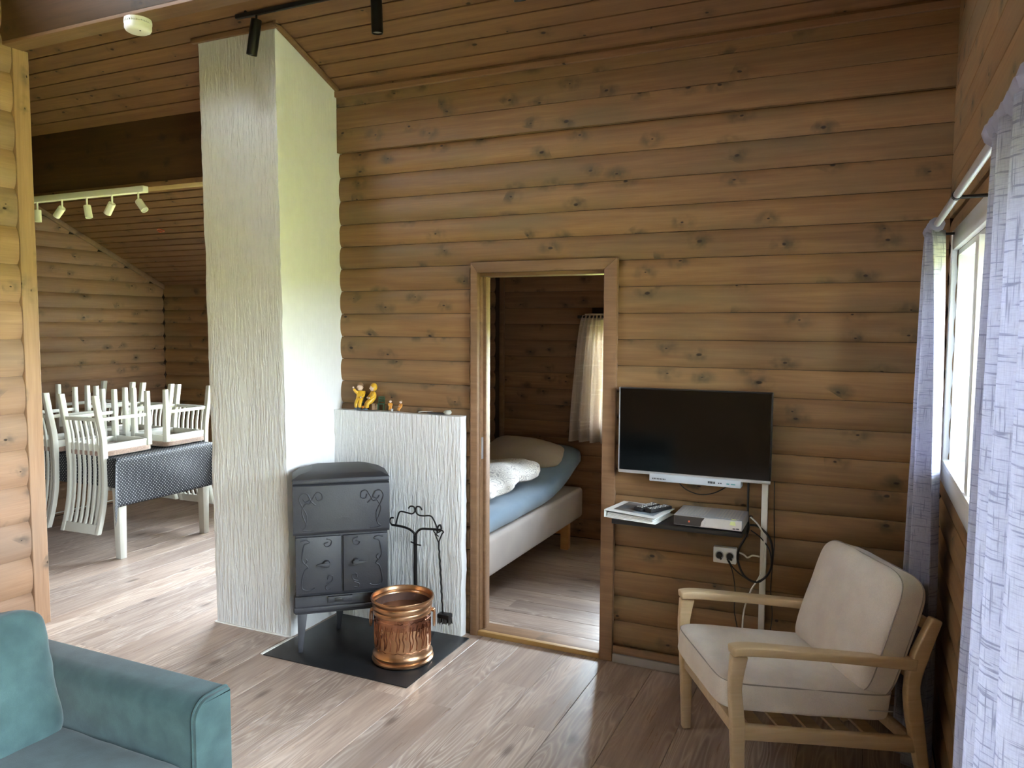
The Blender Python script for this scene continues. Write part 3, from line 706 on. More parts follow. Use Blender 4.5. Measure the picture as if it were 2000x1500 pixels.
lowl = rough_block('low_wall', PLC, PLS, -2.805, -1.957, 3.64, YB-.004, 0, lambda y: 1.218, n=(34, 4, 44), amp=.005, seed=4)
tag(lowl, 'low white plastered fire wall behind the black stove', 'wall')
hp = empty('hearth_plate', (0, 0, 0)); tag(hp, 'square black steel floor plate under the black stove', 'floor plate')
MB().box(-2.775, -1.905, 2.997, 3.635, .0005, .006).build('plate', PLATE, hp, bevel=.001)
MB().box(-2.795, -2.777, 2.999, 3.235, .0005, .008).build('edge_strip', CABW, hp, bevel=.001)

# ------------------------------------------------------------------ stove
st = thing('wood_stove', 'black cast-iron wood stove with two small doors standing on the floor plate', 'stove', (-2.622, 3.068, .006), math.atan2(.644, .765))
W_, D_ = .482, .315     # local x along the front, -y is forward
def legm(x, y, sx_, sy_):
    mb = MB(); vs = []
    for z, w1 in ((0, .022), (.03, .026), (.21, .050)):
        vs += [(x, y, z), (x+sx_*w1, y, z), (x+sx_*w1, y+sy_*w1, z), (x, y+sy_*w1, z)]
    fs = []
    for k in range(2):
        for i in range(4): fs.append((k*4+i, k*4+(i+1) % 4, k*4+4+(i+1) % 4, k*4+4+i))
    fs += [(3, 2, 1, 0), (8, 9, 10, 11)]
    return mb.add(vs, fs)
legm(.012, .01, 1, 1).build('leg', IRON, st, bevel=.003); legm(W_-.012, .01, -1, 1).build('leg', IRON, st, bevel=.003)
legm(W_*.5-.02, D_-.01, 1, -1).build('leg', IRON, st, bevel=.003)
CH = .11
def plan(e, x0=0): return [(x0-e, -e), (W_-x0+e, -e), (W_-x0+e, D_-CH), (W_-x0-CH+e, D_+e), (x0+CH-e, D_+e), (x0-e, D_-CH)]
MB().prism(plan(0), 'z', .205, .30).build('base', IRON, st, bevel=.006)
MB().prism(plan(.008), 'z', .215, .245).build('base_moulding', IRON, st, bevel=.008, seg=3)
MB().prism(plan(-.005), 'z', .30, .905).build('body', IRON, st, bevel=.006)
# doors
for (x0, x1, hx, s_) in ((.006, .236, .16, -1), (.246, W_-.006, .31, 1)):
    dr = MB().box(x0, x1, -.010, .008, .315, .612).build('door', IRON, st, bevel=.004)
    kn = MB().tube([(hx, -.010, .47), (hx, -.036, .47)], [.020, .017], 12)
    kn.add([(hx-s_*.016, -.030, .482), (hx-s_*.016, -.030, .458), (hx+s_*.05, -.034, .468), (hx+s_*.05, -.034, .474), (hx-s_*.016, -.042, .482), (hx-s_*.016, -.042, .458), (hx+s_*.05, -.038, .468), (hx+s_*.05, -.038, .474)],
           [(0, 1, 2, 3), (7, 6, 5, 4), (0, 4, 5, 1), (1, 5, 6, 2), (2, 6, 7, 3), (3, 7, 4, 0)])
    kn.build('door_handle', IRON, dr, bevel=.002, weld=False)
    # scroll ornament along the outer edge
    xs = x0+.025 if s_ < 0 else x1-.025; d = 1 if s_ < 0 else -1
    def sc(pts, r=.0036): MB().tube(spline([(xs+d*a, -.0105, b) for a, b in pts], 7), r, 6).build('scroll', IRON, dr, smooth=True)
    sc([(0, .595), (.03, .60), (.045, .588), (.02, .575), (.012, .54), (.008, .50), (.022, .475), (.034, .49), (.024, .502)])
    sc([(.022, .475), (.036, .455), (.02, .44), (.008, .40), (.004, .355), (.018, .338), (.05, .335), (.07, .345)])
    sc([(.13, .60), (.155, .59), (.15, .565), (.13, .56), (.12, .575), (.14, .582)]); sc([(.13, .365), (.155, .375), (.16, .40), (.14, .405), (.135, .385)])
    sc([(.15, .335), (.13, .332), (.125, .35), (.15, .362)])
# upper panel
up = MB().prism([(-.012, .625), (-.020, .64), (-.012, .878), (0, .886), (.02, .886), (.02, .62)], 'x', -.004, W_+.004).build('front_panel', IRON, st, bevel=.003)
o = MB()
for s_, xs in ((1, .03), (-1, W_-.03)):
    def sc(pts, r=.0038): MB().tube(spline([(xs+s_*a, -.0185+.006*(b-.64)/.22, b) for a, b in pts], 8), r, 6).build('scroll', IRON, up, smooth=True)
    sc([(.012, .655), (.03, .675), (.034, .73), (.01, .78), (-.002, .815), (.012, .842), (.04, .838), (.05, .812), (.03, .80), (.018, .815)])
    sc([(.034, .68), (.018, .72), (.012, .755), (.03, .79), (.05, .79), (.065, .815), (.085, .845), (.11, .838), (.112, .81), (.09, .805), (.082, .825)])
    sc([(.04, .838), (.06, .80), (.08, .78)]); sc([(.012, .655), (.04, .648), (.07, .65)])
o = MB()
for k, hh in enumerate((.010, .012, .008, .012, .012, .010, .008)):
    o.box(.205+k*.011, .211+k*.011, -.0185, -.016, .700, .700+hh)
o.build('foundry_mark', IRON, up)
MB().box(-.004, W_+.004, -.014, .03, .890, .908).build('cornice', IRON, st, bevel=.004)
# domed top
tp = MB(); lv = ((-.006, -.012, W_+.006, D_+.004, .903), (-.006, -.012, W_+.006, D_+.004, .914), (.030, .030, W_-.030, D_, .932), (.10, .09, W_-.10, D_-.02, .944))
vs = []
for (a, b_, c_, d_, z) in lv:
    h_ = max(.02, CH-.8*max(0, a)); vs += [(a, b_, z), (c_, b_, z), (c_, d_-h_, z), (c_-h_, d_, z), (a+h_, d_, z), (a, d_-h_, z)]
tp.add(vs, [(k*6+i, k*6+(i+1) % 6, k*6+6+(i+1) % 6, k*6+6+i) for k in range(3) for i in range(6)]+[(5, 4, 3, 2, 1, 0), (18, 19, 20, 21, 22, 23)]).build('top_plate', IRON, st, bevel=.004)
vt = MB().box(.165, .29, -.014, .004, .262, .292).build('air_vent', IRON, st, bevel=.002)
MB().box(.20, .245, -.018, -.012, .268, .284).build('vent_slide', BLACKM, vt, bevel=.001)
MB().box(.02, W_-.02, -.013, 0, .296, .302).build('lower_lip', IRON, st, bevel=.001)

# ------------------------------------------------------------------ copper bucket
cbk = thing('copper_bucket', 'embossed copper log bucket with rolled rim standing on the floor plate', 'bucket', (-2.094, 3.262, .007))
H = .365; RB = .148
# outer shell
prof = [(RB*.60, 0), (RB*.97, .0), (RB*1.04, .008), (RB*1.06, .018), (RB*.99, .026), (RB*1.02, .036), (RB*1.03, .046), (RB*.97, .056), (RB*.95, .075), (RB*.95, .27), (RB*.97, .283)]
MB().lathe([(0.001, .0)]+prof[:1]+prof[1:], 56).build('bucket_foot', BRASS, cbk, smooth=True).hide_render = False
sh = MB().lathe([(RB*.95, .066), (RB*.947, .17), (RB*.955, .275), (RB*.935, .275), (RB*.93, .17), (RB*.93, .066)], 56, closed=True).build('bucket_body', COPPER, cbk, smooth=True)
MB().lathe([(RB*.94, .27), (RB*.995, .276), (RB*1.01, .288), (RB*.985, .298), (RB*1.01, .306), (RB*1.03, .318), (RB*1.0, .330), (RB*1.04, .340), (RB*1.075, .350), (RB*1.085, .358), (RB*1.07, .366), (RB*1.03, .363), (RB*1.01, .350), (RB*.995, .344), (RB*1.0, .336), (RB*.965, .330), (RB*.955, .325), (RB*.945, .27)], 56, closed=True).build('rim', BRASS, cbk, smooth=True)
MB().lathe([(.001, .012), (RB*.90, .012), (RB*.925, .03), (RB*.942, .327), (RB*.930, .327), (RB*.89, .03), (.001, .02)], 48).build('bucket_lining', COPIN, cbk, smooth=True)
# embossed relief figures around the body
em = MB(); random.seed(5)
for k in range(15):
    a0 = -2.9+k*.24
    def cp(da, z): a = a0+da; return (RB*.955*math.cos(a), RB*.955*math.sin(a), z)
    pts = [cp(0, .10), cp(.03, .14), cp(-.02, .17), cp(.02, .21), cp(.05, .235)]
    em.tube(spline(pts, 4), [.0035]*17, 5)
    if k % 2: em.tube(spline([cp(.06, .11), cp(.12, .15), cp(.08, .19), cp(.13, .23)], 4), .003, 5)
    else: em.tube(spline([cp(.07, .20), cp(.12, .215), cp(.15, .19), cp(.11, .165), (cp(.07, .18))], 4), .003, 5)
em.tube([(RB*.958*math.cos(a*.1), RB*.958*math.sin(a*.1), .088+.004*math.sin(a*2)) for a in range(64)], .002, 5)
em.tube([(RB*.962*math.cos(a*.1), RB*.962*math.sin(a*.1), .254+.003*math.sin(a*3)) for a in range(64)], .002, 5)
em.build('embossed_relief', COPPER, sh, smooth=True, weld=False)
for ang in (R(205), R(25)):
    hx, hy = RB*1.0*math.cos(ang), RB*1.0*math.sin(ang); tx, ty = -math.sin(ang), math.cos(ang)
    m = MB(); ox, oy = hx*1.09, hy*1.09
    m.tube([(ox+tx*.032*math.sin(t_), oy+ty*.032*math.sin(t_), .235+.045*math.cos(t_)) for t_ in [2*math.pi*i/20 for i in range(21)]], .004, 6)
    m.build('ring_handle', BRASS, cbk, smooth=True, weld=False)
    MB().ball((hx*1.045, hy*1.045, .282), .012, 10, 8).build('handle_lug', BRASS, cbk, smooth=True)

cbk.scale = (1, 1, .905)

# ------------------------------------------------------------------ fire tools
ft = thing('fire_tool_stand', 'black wrought-iron fire tool stand with scrolled top in front of the low white wall', 'tool stand', (-2.163, 3.50, .006))
MB().box(-.085, .085, -.085, .085, 0, .008).build('base_plate', WROT, ft, bevel=.003, rot=(0, 0, R(20)))
MB().tube([(0, 0, .008), (0, 0, .575)], .011, 8).build('post', WROT, ft, smooth=True)
yy = 0
MB().tube(spline([(0, 0, .54), (-.005, 0, .58), (-.035, 0, .602), (-.08, 0, .612), (-.148, 0, .615)], 6), .0065, 7).build('hook_arm', WROT, ft, smooth=True)
MB().tube(spline([(0, 0, .54), (.006, 0, .585), (.035, 0, .612), (.08, 0, .618), (.155, 0, .622)], 6), .0065, 7).build('hook_arm', WROT, ft, smooth=True)
MB().tube(spline([(-.148, 0, .613), (-.162, 0, .632), (-.155, 0, .652), (-.138, 0, .655)], 6), .0045, 6).build('hook', WROT, ft, smooth=True)
MB().tube(spline([(.135, 0, .60), (.14, 0, .635), (.153, 0, .648), (.160, 0, .63), (.15, 0, .615)], 6), .0045, 6).build('hook', WROT, ft, smooth=True)
m = MB(); m.tube(spline([(-.125, 0, .615), (-.112, 0, .66), (-.095, 0, .694), (-.05, 0, .692), (-.02, 0, .69), (-.003, 0, .705), (-.008, 0, .728), (-.03, 0, .73), (-.042, 0, .717)], 6), .0042, 6)
m.tube(spline([(.140, 0, .62), (.118, 0, .665), (.095, 0, .69), (.05, 0, .686), (.02, 0, .688), (.003, 0, .705), (.008, 0, .73), (.03, 0, .732), (.042, 0, .716)], 6), .0042, 6)
m.build('scroll_crest', WROT, ft, smooth=True, weld=False)
MB().tube([(-.028, -.0, .535), (.02, -.012, .528), (.042, -.014, .528)], .004, 6).build('cross_pin', WROT, ft, smooth=True)
br = thing('hearth_brush', 'black hearth brush with a heart-shaped handle hanging from the tool stand', 'brush', (-2.018, 3.498, .006))
m = MB(); m.tube(spline([(.0, 0, .585), (-.02, 0, .60), (-.03, 0, .612), (-.018, 0, .620), (0, 0, .608), (.018, 0, .620), (.03, 0, .612), (.02, 0, .60), (0, 0, .552)], 5), .0036, 6)
m.tube([(-.022, 0, .598), (0, 0, .552)], .0036, 6)
m.build('heart_loop', WROT, br, smooth=True, weld=False)
tw = MB(); tw.tube([(.0+.026*i/24+.0015*math.cos(i*2.2), .0015*math.sin(i*2.2), .555-.40*i/24) for i in range(25)], .0048, 6)
tw.build('twisted_shaft', WROT, br, smooth=True)
MB().box(.002, .072, -.022, .022, .150, .172).build('brush_head', WROT, br, bevel=.003)
m = MB(); random.seed(2)
for i in range(90):
    a, b_ = random.uniform(.004, .070), random.uniform(-.02, .02); m.tube([(a, b_, .152), (a*1.06+random.uniform(-.003, .003), b_*1.2, .122+random.uniform(-.006, .008))], .0028, 4)
tag(m.build('bristles', BRIS, br, weld=False), kind='stuff')

# ------------------------------------------------------------------ figurines on the low wall
def figure(root, s, coat, hood, face_dir=1, parts=True, arm_up=False):
    """seated little figure facing -y, seat height h"""
    V = [(0, 0, .30), (0, .01, .42), (0, .01, .56), (0, .0, .64),
         (.10, -.0, .58), (.14, -.06, .46), (.08, -.16, .42),
         (-.10, -.0, .58), (-.15, -.05, .50 if not arm_up else .60), (-.10 if not arm_up else -.22, -.15 if not arm_up else -.08, .42 if not arm_up else .72),
         (.06, -.12, .28), (.07, -.24, .24), (.07, -.26, .06),
         (-.06, -.12, .28), (-.07, -.24, .24), (-.07, -.26, .06)]
    E_ = [(0, 1), (1, 2), (2, 3), (2, 4), (4, 5), (5, 6), (2, 7), (7, 8), (8, 9), (0, 10), (10, 11), (11, 12), (0, 13), (13, 14), (14, 15)]
    Rr = [.14, .14, .12, .045, .075, .055, .045, .075, .055, .045, .085, .07, .06, .085, .07, .06]
    b_ = skinfig('coat', [tuple(c*s for c in v) for v in V], E_, [r*s for r in Rr], coat, root)
    MB().ball((0, -.02*s, .76*s), .105*s, 14, 10, (1, 1, 1.1)).ball((0, -.125*s, .75*s), .022*s, 8, 6).ball((-.10*s, -.02*s, .76*s), .025*s, 8, 6).ball((.10*s, -.02*s, .76*s), .025*s, 8, 6).build('head', SKIN, root, smooth=True, weld=False)
    if hood: MB().ball((0, .02*s, .79*s), .125*s, 14, 10, (1.02, 1.0, 1.15)).build('hood', hood, root, smooth=True)
    else: MB().ball((0, .012*s, .835*s), .104*s, 12, 9, (1.05, 1.05, 1.0)).build('hair', HAIR, root, smooth=True)
    for sx_ in (-1, 1):
        MB().ball((sx_*.07*s, -.29*s, .03*s), .05*s, 10, 8, (.8, 1.6, .6)).build('boot', BOOT, root, smooth=True)
        hz = (.42 if not (arm_up and sx_ < 0) else .76)
        hx = .08 if sx_ > 0 else (-.10 if not arm_up else -.225)
        MB().ball((hx*s, (-.18 if not (arm_up and sx_ < 0) else -.09)*s, hz*s), .035*s, 8, 6).build('hand', SKIN, root, smooth=True)
TZ = 1.224
f1 = thing('figurine', 'yellow-clad seated figurine with a raised hand, leftmost on the low white wall', 'figurine', (-2.645, 3.685, TZ), R(15))
figure(f1, .165, YEL, None, arm_up=True)
MB().box(-.028, .028, -.02, .02, 0, .040).build('seat_block', BOOT, f1, bevel=.003)
f2 = thing('figurine', 'seated figurine in a yellow hooded raincoat beside the small green chair', 'figurine', (-2.555, 3.685, TZ), R(-35))
figure(f2, .165, YEL, YEL)
m = MB().box(-.022, .022, -.018, .02, 0, .038); m.build('seat_block', HAIR, f2, bevel=.003)
MB().tube([(.004, -.035, .045), (.012, -.05, .004)], .002, 6).tube([(-.008, -.035, .045), (-.016, -.05, .004)], .002, 6).build('bench_leg', SKIN, f2, weld=False)
gc = thing('toy_chair', 'tiny dark green slat-back chair beside the hooded figurine', 'toy chair', (-2.505, 3.690, TZ), R(20))
for x in (-.016, .016):
    MB().box(x-.002, x+.002, .008, .012, 0, .076).build('leg', GREENP, gc); MB().box(x-.002, x+.002, -.018, -.014, 0, .036).build('leg', GREENP, gc)
MB().box(-.019, .019, -.020, .012, .034, .039).build('seat', GREENP, gc, bevel=.001)
for z in (.048, .060, .071): MB().box(-.016, .016, .008, .011, z, z+.006).build('back_slat', GREENP, gc)
dg = thing('orange_ornament', 'small round orange ornament lying at the feet of the two yellow figurines', 'ornament', (-2.603, 3.662, TZ))
MB().ball((0, 0, .012), .013, 12, 8, (1.5, .9, .9)).build('body', ORNG, dg, smooth=True); MB().ball((.016, -.004, .018), .008, 10, 8).build('head', YEL, dg, smooth=True)
for i, (x, lab, cc) in enumerate(((-2.432, 'tiny pale figurine holding a silver bucket, left of the two tiny ones', SKIN), (-2.362, 'tiny orange figurine sitting with its arm out, right of the two tiny ones', ORNG))):
    f = thing('small_figurine', lab, 'figurine', (x, 3.675, TZ), R(25 if i == 0 else -20), group='tiny figurines on the low wall')
    figure(f, .070, cc if i else ORNG, None)
    if i == 0: MB().lathe([(.006, 0), (.008, .014), (.007, .014), (.005, .001)], 12, (.012, -.026, .0)).build('pail', SILV, f, smooth=True)
sp = thing('feather', 'white feather-like scrap lying on top of the low wall', 'ornament', (-2.20, 3.675, TZ))
m = MB(); m.tube(spline([(-.05, 0, .002), (-.02, .004, .006), (.02, 0, .008), (.045, -.004, .012)], 5), [.004, .006, .008, .008, .007, .007, .006, .006, .006, .005, .005, .005, .004, .003, .003, .002], 6, sy=.4); m.build('vane', PAPER, sp, smooth=True)
sn = tag(MB().ball((0, 0, .011), .017, 12, 8, (1.5, .8, .75)).ball((.014, -.003, .015), .010, 8, 6, (1, .8, 1.0)).build('shell', STONE, None, smooth=True, loc=(-2.06, 3.672, TZ-.001), weld=False), 'pale mossy stone near the right end of the low wall', 'stone')
dm = tag(MB().box(-.055, .055, -.018, .018, 0, .006).build('slate', IRON, None, bevel=.002, loc=(-2.13, 3.680, TZ-.001)), 'thin dark slate lying flat between feather and stone on the low wall', 'slate')

# ------------------------------------------------------------------ television, boxes, shelf
TY = YB-.012
tv = thing('television', 'black flat-screen television mounted on the log wall', 'television', (-.723, TY, 1.203))
w2, h2 = .358, .208
MB().box(-w2, w2, -.050, -.022, -h2, h2).build('housing', TVM, tv, bevel=.004)
MB().box(-w2+.006, w2-.006, -.0515, -.0495, -h2+.012, h2-.006).build('screen', SCREEN, tv)
MB().box(-w2, w2, -.054, -.046, -h2-.004, -h2+.011).build('bottom_bezel', SILV, tv, bevel=.002)
MB().box(-w2-.0015, -w2+.002, -.052, -.026, -h2, h2).build('side_bezel', SILV, tv)
MB().box(-.10, .10, -.024, .008, -.12, .12).build('wall_bracket', BLACKM, tv)
sbx = thing('tuner_box', 'slim pale grey box mounted right under the television', 'box', (-.709, TY, .982))
MB().box(-.215, .215, -.060, .008, -.020, .016).build('case', LGREY, sbx, bevel=.003)
m = MB()
for k in range(9): m.box(-.20+k*.0075, -.20+k*.0075+.004+.001*(k % 2), -.0612, -.0598, -.010, -.004)
m.build('lettering', INK, sbx)
m = MB()
for x, w1 in ((.065, .008), (.075, .012), (.09, .008)): m.box(x, x+w1, -.0612, -.0598, -.008, .002)
for x in (.112, .122): m.box(x, x+.006, -.0612, -.0598, -.006, -.001)
m.build('format_logos', INK, sbx)
MB().box(.150, .163, -.0612, -.0598, -.007, -.001).box(.170, .19, -.0612, -.0598, -.007, -.001).build('format_logos', CYANI, sbx)
SHZ = .795
sf = thing('wall_shelf', 'thin black wall shelf below the television', 'shelf', (0, 0, 0))
MB().box(-1.062, -.462, 3.478, YB-.0, SHZ-.022, SHZ).build('board', BLACKM, sf, bevel=.002)
MB().prism([(YB-.001, SHZ-.022), (YB-.001, SHZ-.075), (3.60, SHZ-.022)], 'x', -.472, -.464).build('bracket', BLACKM, sf)
# ring binder
bd = thing('ring_binder', 'white ring binder with a landscape photo on its cover lying on the black shelf', 'binder', (-.955, 3.592, SHZ+.001), R(-9))
MB().box(-.13, .13, -.118, .118, .0, .003).build('cover', PAPER, bd, bevel=.001)
MB().add([(-.13, -.118, .034), (.13, -.118, .026), (.13, .118, .026), (-.13, .118, .034), (-.13, -.118, .037), (.13, -.118, .029), (.13, .118, .029), (-.13, .118, .037)], [(0, 1, 2, 3), (7, 6, 5, 4), (0, 4, 5, 1), (1, 5, 6, 2), (2, 6, 7, 3), (3, 7, 4, 0)]).build('cover', PAPER, bd)
MB().box(-.133, -.130, -.118, .118, .0, .037).build('spine', PAPER, bd)
MB().add([(-.100, -.085, .0372), (.105, -.085, .0305), (.105, .095, .0305), (-.100, .095, .0372)], [(0, 1, 2, 3)]).build('cover_photo', PHOTO, bd)
for k in range(3): MB().box(-.120, .112, -.110, .110, .006+k*.006, .009+k*.006).build('paper', PAPER, bd)
for i, (dx, dy, rz_, lab) in enumerate(((-.925, 3.606, -22, 'black remote control lying on the binder photo, the left one'), (-.868, 3.600, -28, 'black remote control lying on the binder photo, right beside the other'))):
    rc_ = thing('remote_control', lab, 'remote', (dx, dy, SHZ+.0365-.002*i), R(rz_), group='remote controls')
    rc_.rotation_euler = (0, R(1.6), R(rz_))
    MB().box(-.023, .023, -.075, .075, .0, .017).build('case', RUB, rc_, bevel=.005)
    for r_ in range(7):
        for c_ in range(3): MB().box(-.015+c_*.012, -.009+c_*.012, -.060+r_*.018, -.051+r_*.018, .017, .0185).build('button', LABELG if (r_+c_+i) % 2 else WPL, rc_)
# decoder
dc = thing('decoder_box', 'silver digital decoder with a black display window on the right of the shelf', 'decoder', (-.615, 3.592, SHZ+.001))
MB().box(-.152, .152, -.108, .10, .004, .052).build('case', SILV, dc, bevel=.003)
for x in (-.13, .13):
    for y_ in (-.09, .08): MB().box(x-.01, x+.01, y_-.01, y_+.01, 0, .004).build('foot', RUB, dc)
for k in range(9): MB().box(-.135+k*.014, -.128+k*.014, -.085, .085, .052, .0532).build('vent_rib', SILF, dc)
for k in range(8): MB().box(.03+k*.014, .037+k*.014, -.085, .085, .052, .0532).build('vent_rib', SILF, dc)
MB().prism([(-.150, .008), (-.150, .048), (-.012, .048), (-.025, .030), (-.030, .008)], 'y', -.1105, -.107).build('display', DISP, dc)
MB().prism([(-.030, .008), (-.025, .030), (-.012, .048), (.149, .048), (.149, .008)], 'y', -.1110, -.107).build('front_plate', SILF, dc)
MB().box(-.085, -.078, -.1112, -.1100, .022, .030).build('standby_light', RED, dc)
for k in range(4): MB().box(-.010-.004*abs(k-1.5), -.006-.004*abs(k-1.5), -.1118, -.1108, .014+k*.008, .018+k*.008).build('button', LABELG, dc)
MB().box(.112, .124, -.1118, -.1108, .012, .016).box(.127, .140, -.1118, -.1108, .012, .017).build('lettering', INK, dc)
MB().add([(.098, -.1115, .030), (.125, -.1115, .028), (.122, -.1120, .045), (.128, -.10, .0545), (.104, -.098, .0545), (.103, -.1120, .046)], [(0, 1, 2, 5), (5, 2, 3, 4)]).build('sticker', NOTE, dc)
# socket, conduit, cables
sk = thing('wall_socket', 'white double wall socket with two black plugs under the shelf', 'socket', (-.565, YB-.002, .627))
MB().box(-.053, .053, -.030, .004, -.038, .038).build('socket_plate', WPL, sk, bevel=.004)
for x in (-.024, .024):
    MB().lathe([(.020, 0), (.020, .002), (.017, .002), (.0165, -.008), (.001, -.008)], 24).build('socket_well', LABELG, sk, smooth=True, rot=(R(90), 0, 0), loc=(x, -.0305, 0))
    MB().tube([(0, .004, 0), (0, -.020, 0)], [.016, .012], 16).tube([(0, -.014, -.004), (.012, -.024, -.012)], .005, 8).build('plug', RUB, sk, smooth=True, weld=False, loc=(x, -.030, 0))
cd = thing('cable_conduit', 'white plastic cable trunking strip on the wall right of the shelf', 'conduit', (-.393, YB-.002, 0))
MB().box(-.0135, .0135, -.018, .006, .09, .997).build('trunking', CABW, cd, bevel=.002)
yw = YB-.016
def cable(name, pts, r, mat, label, n=8):
    return tag(MB().tube(spline(pts, n), r, 7).build(name, mat, None, smooth=True), label, 'cable')
cable('cable', [(-.80, yw, .965), (-.76, yw, .925), (-.69, yw, .905), (-.62, yw, .92), (-.565, yw, .955)], .0026, RUB, 'thin black cable looping down right under the slim grey box')
cable('cable', [(-.468, yw, 1.0), (-.467, yw, .90), (-.466, yw, .82), (-.458, yw-.03, .77), (-.475, yw-.03, .72), (-.502, yw-.02, .66), (-.502, yw-.012, .60), (-.47, yw-.03, .545), (-.415, yw-.03, .525), (-.365, yw-.03, .57), (-.348, yw-.03, .65), (-.362, yw-.03, .735), (-.41, yw-.03, .785), (-.452, yw-.03, .79)], .0052, RUB, 'thick black cable bundle looping beside the socket')
cable('cable', [(-.541, yw-.045, .615), (-.52, yw-.03, .575), (-.46, yw-.03, .535), (-.40, yw-.04, .53), (-.355, yw-.04, .60), (-.36, yw-.04, .68), (-.40, yw-.035, .735), (-.447, yw-.03, .765)], .0030, RUB, 'thin black power cord from the right plug curling up to the decoder')
cable('cable', [(-.550, yw-.04, .618), (-.53, yw-.01, .56), (-.515, yw-.005, .47), (-.515, yw-.005, .36), (-.495, yw-.005, .26), (-.47, yw-.02, .12)], .0024, RUB, 'thin black cord hanging down from the plugs behind the armchair')
cable('cable', [(-.447, yw-.06, .835), (-.41, yw-.06, .80), (-.385, yw-.05, .74), (-.39, yw-.03, .65), (-.40, yw-.03, .56), (-.44, yw-.03, .48), (-.468, yw-.03, .38), (-.475, yw-.02, .26), (-.475, yw-.02, .12)], .0038, CABW, 'white aerial cable hanging from the decoder down behind the armchair')
cable('cable', [(-.512, yw-.01, .652), (-.48, yw-.006, .64), (-.462, yw-.006, .628), (-.44, yw-.006, .64), (-.408, yw-.008, .64)], .0042, CABW, 'short white cable running from the socket to the trunking')
cable('cable', [(-.352, yw, 1.0), (-.350, yw, .85), (-.345, yw, .70), (-.355, yw, .5), (-.345, yw, .35), (-.37, yw, .2), (-.39, yw, .1)], .0022, RUB, 'thin black cable hanging along the wall right of the trunking')

# ------------------------------------------------------------------ armchair
ac = empty('armchair', (-.369, 2.70, 0), R(30)); tag(ac, 'pale oak armchair with oatmeal linen cushions in the right corner', 'armchair')
# local: +x backwards, +y away from camera side (towards back wall), front legs at x=0 ; tilt 7 deg backwards
TA = math.tan(R(7)); LW = .565
def ax_z(x, z): return z-TA*x
def blade(pts, wz, wy, y, name, mat=OAK, bev=.006, parent=ac):
    """bar along pts (x,z) in the side plane with local height list wz and thickness wy"""
    P = spline([(p[0], 0, p[1]) for p in pts], 6); n = len(P); k = len(pts)-1
    mb = MB(); vs = []
    for i, p in enumerate(P):
        t = (P[min(i+1, n-1)]-P[max(i-1, 0)]).normalized(); nn = Vector((-t.z, 0, t.x))
        u = i/6; a = int(min(u, k-1)); fr = u-a; h = wz[a]*(1-fr)+wz[min(a+1, k)]*fr
        th = wy if not isinstance(wy, (list, tuple)) else wy[a]*(1-fr)+wy[min(a+1, k)]*fr
        for s1, s2 in ((-1, -1), (1, -1), (1, 1), (-1, 1)):
            q = p+nn*(s1*h/2); vs.append((q.x, y+s2*th/2, q.z))
    fs = []
    for i in range(n-1):
        for j in range(4): fs.append((i*4+j, i*4+(j+1) % 4, i*4+4+(j+1) % 4, i*4+4+j))
    fs += [(3, 2, 1, 0), tuple((n-1)*4+j for j in range(4))]
    mb.add(vs, fs); return mb.build(name, mat, parent, bevel=bev, angle=50)
for y in (0, LW):
    blade([(.020, .002), (.012, .30), (.0, .45), (.012, .565)], [.036, .050, .044, .060], .034, y, 'front_leg')
    blade([(-.018, .583), (.05, .584), (.30, ax_z(.30, .592)), (.55, ax_z(.55, .59)), (.665, ax_z(.665, .590))], [.028, .032, .030, .036, .046], [.058, .062, .056, .044, .036], y, 'armrest')
    blade([(.73, .002), (.700, .15), (.668, .32), (.655, .43), (.680, .54), (.735, .672)], [.034, .046, .060, .050, .060, .040], .034, y, 'rear_leg')
    blade([(.0, .292), (.30, ax_z(.30, .292)), (.675, ax_z(.675, .292))], [.056, .050, .056], .030, y, 'side_rail')
MB().box(.0, .028, .017, LW-.017, .270, .315).build('front_rail', OAK, ac, bevel=.005)
MB().box(.65, .675, .017, LW-.017, .20, .245).build('rear_rail', OAK, ac, bevel=.005)
MB().box(.712, .732, .017, LW-.017, .618, .662).build('top_rail', OAK, ac, bevel=.006)
MB().box(.655, .675, .017, LW-.017, .44, .48).build('back_rail', OAK, ac, bevel=.005)
for k in range(5):
    x = .08+k*.11; MB().box(x, x+.05, .017, LW-.017, ax_z(x, .282), ax_z(x, .292)).build('seat_slat', OAK, ac)
# cushions
seat = cushion_mesh(.665, LW-.02, .135, e=.22, pinch=.10, n=30, seed=1, wr=.004)
so = link('seat_cushion', seat, CREAM, ac, loc=(.285, LW/2, .378), rot=(0, R(7.0), 0))
back = cushion_mesh(.465, LW+.0, .185, e=.30, pinch=.25, n=30, seed=5, wr=.006)
bo = link('back_cushion', back, CREAM, ac, loc=(.595, LW/2, .590), rot=(0, R(-72), 0))
# piping seams
SEAM = fabric('linen_seam', (.33, .295, .26), (.30, .27, .24))
def seam(sx_, sy_, sz_, e, pinch, zn, parent, r=.0024):
    n = 2/e; sc_ = (1-abs(zn)**n)**(1/n); pts = []
    for k in range(97):
        a = 2*math.pi*k/96; pts.append((sx_/2*sc_*sq(math.cos(a), 2/n)*1.003, sy_/2*sc_*sq(math.sin(a), 2/n)*1.003, zn*(1-pinch)*sz_/2))
    MB().tube(pts, r, 6, cap=False).build('seam', SEAM, parent, smooth=True, weld=False)
seam(.665, LW-.02, .135, .22, .10, .72, so); seam(.465, LW, .185, .30, .25, .60, bo); seam(.465, LW, .185, .30, .25, -.60, bo)
MB().tube([(.22, -LW/2+.006, -.012), (.315, -LW/2+.012, -.012)], .0022, 6).build('zip', SILV, so, smooth=True)

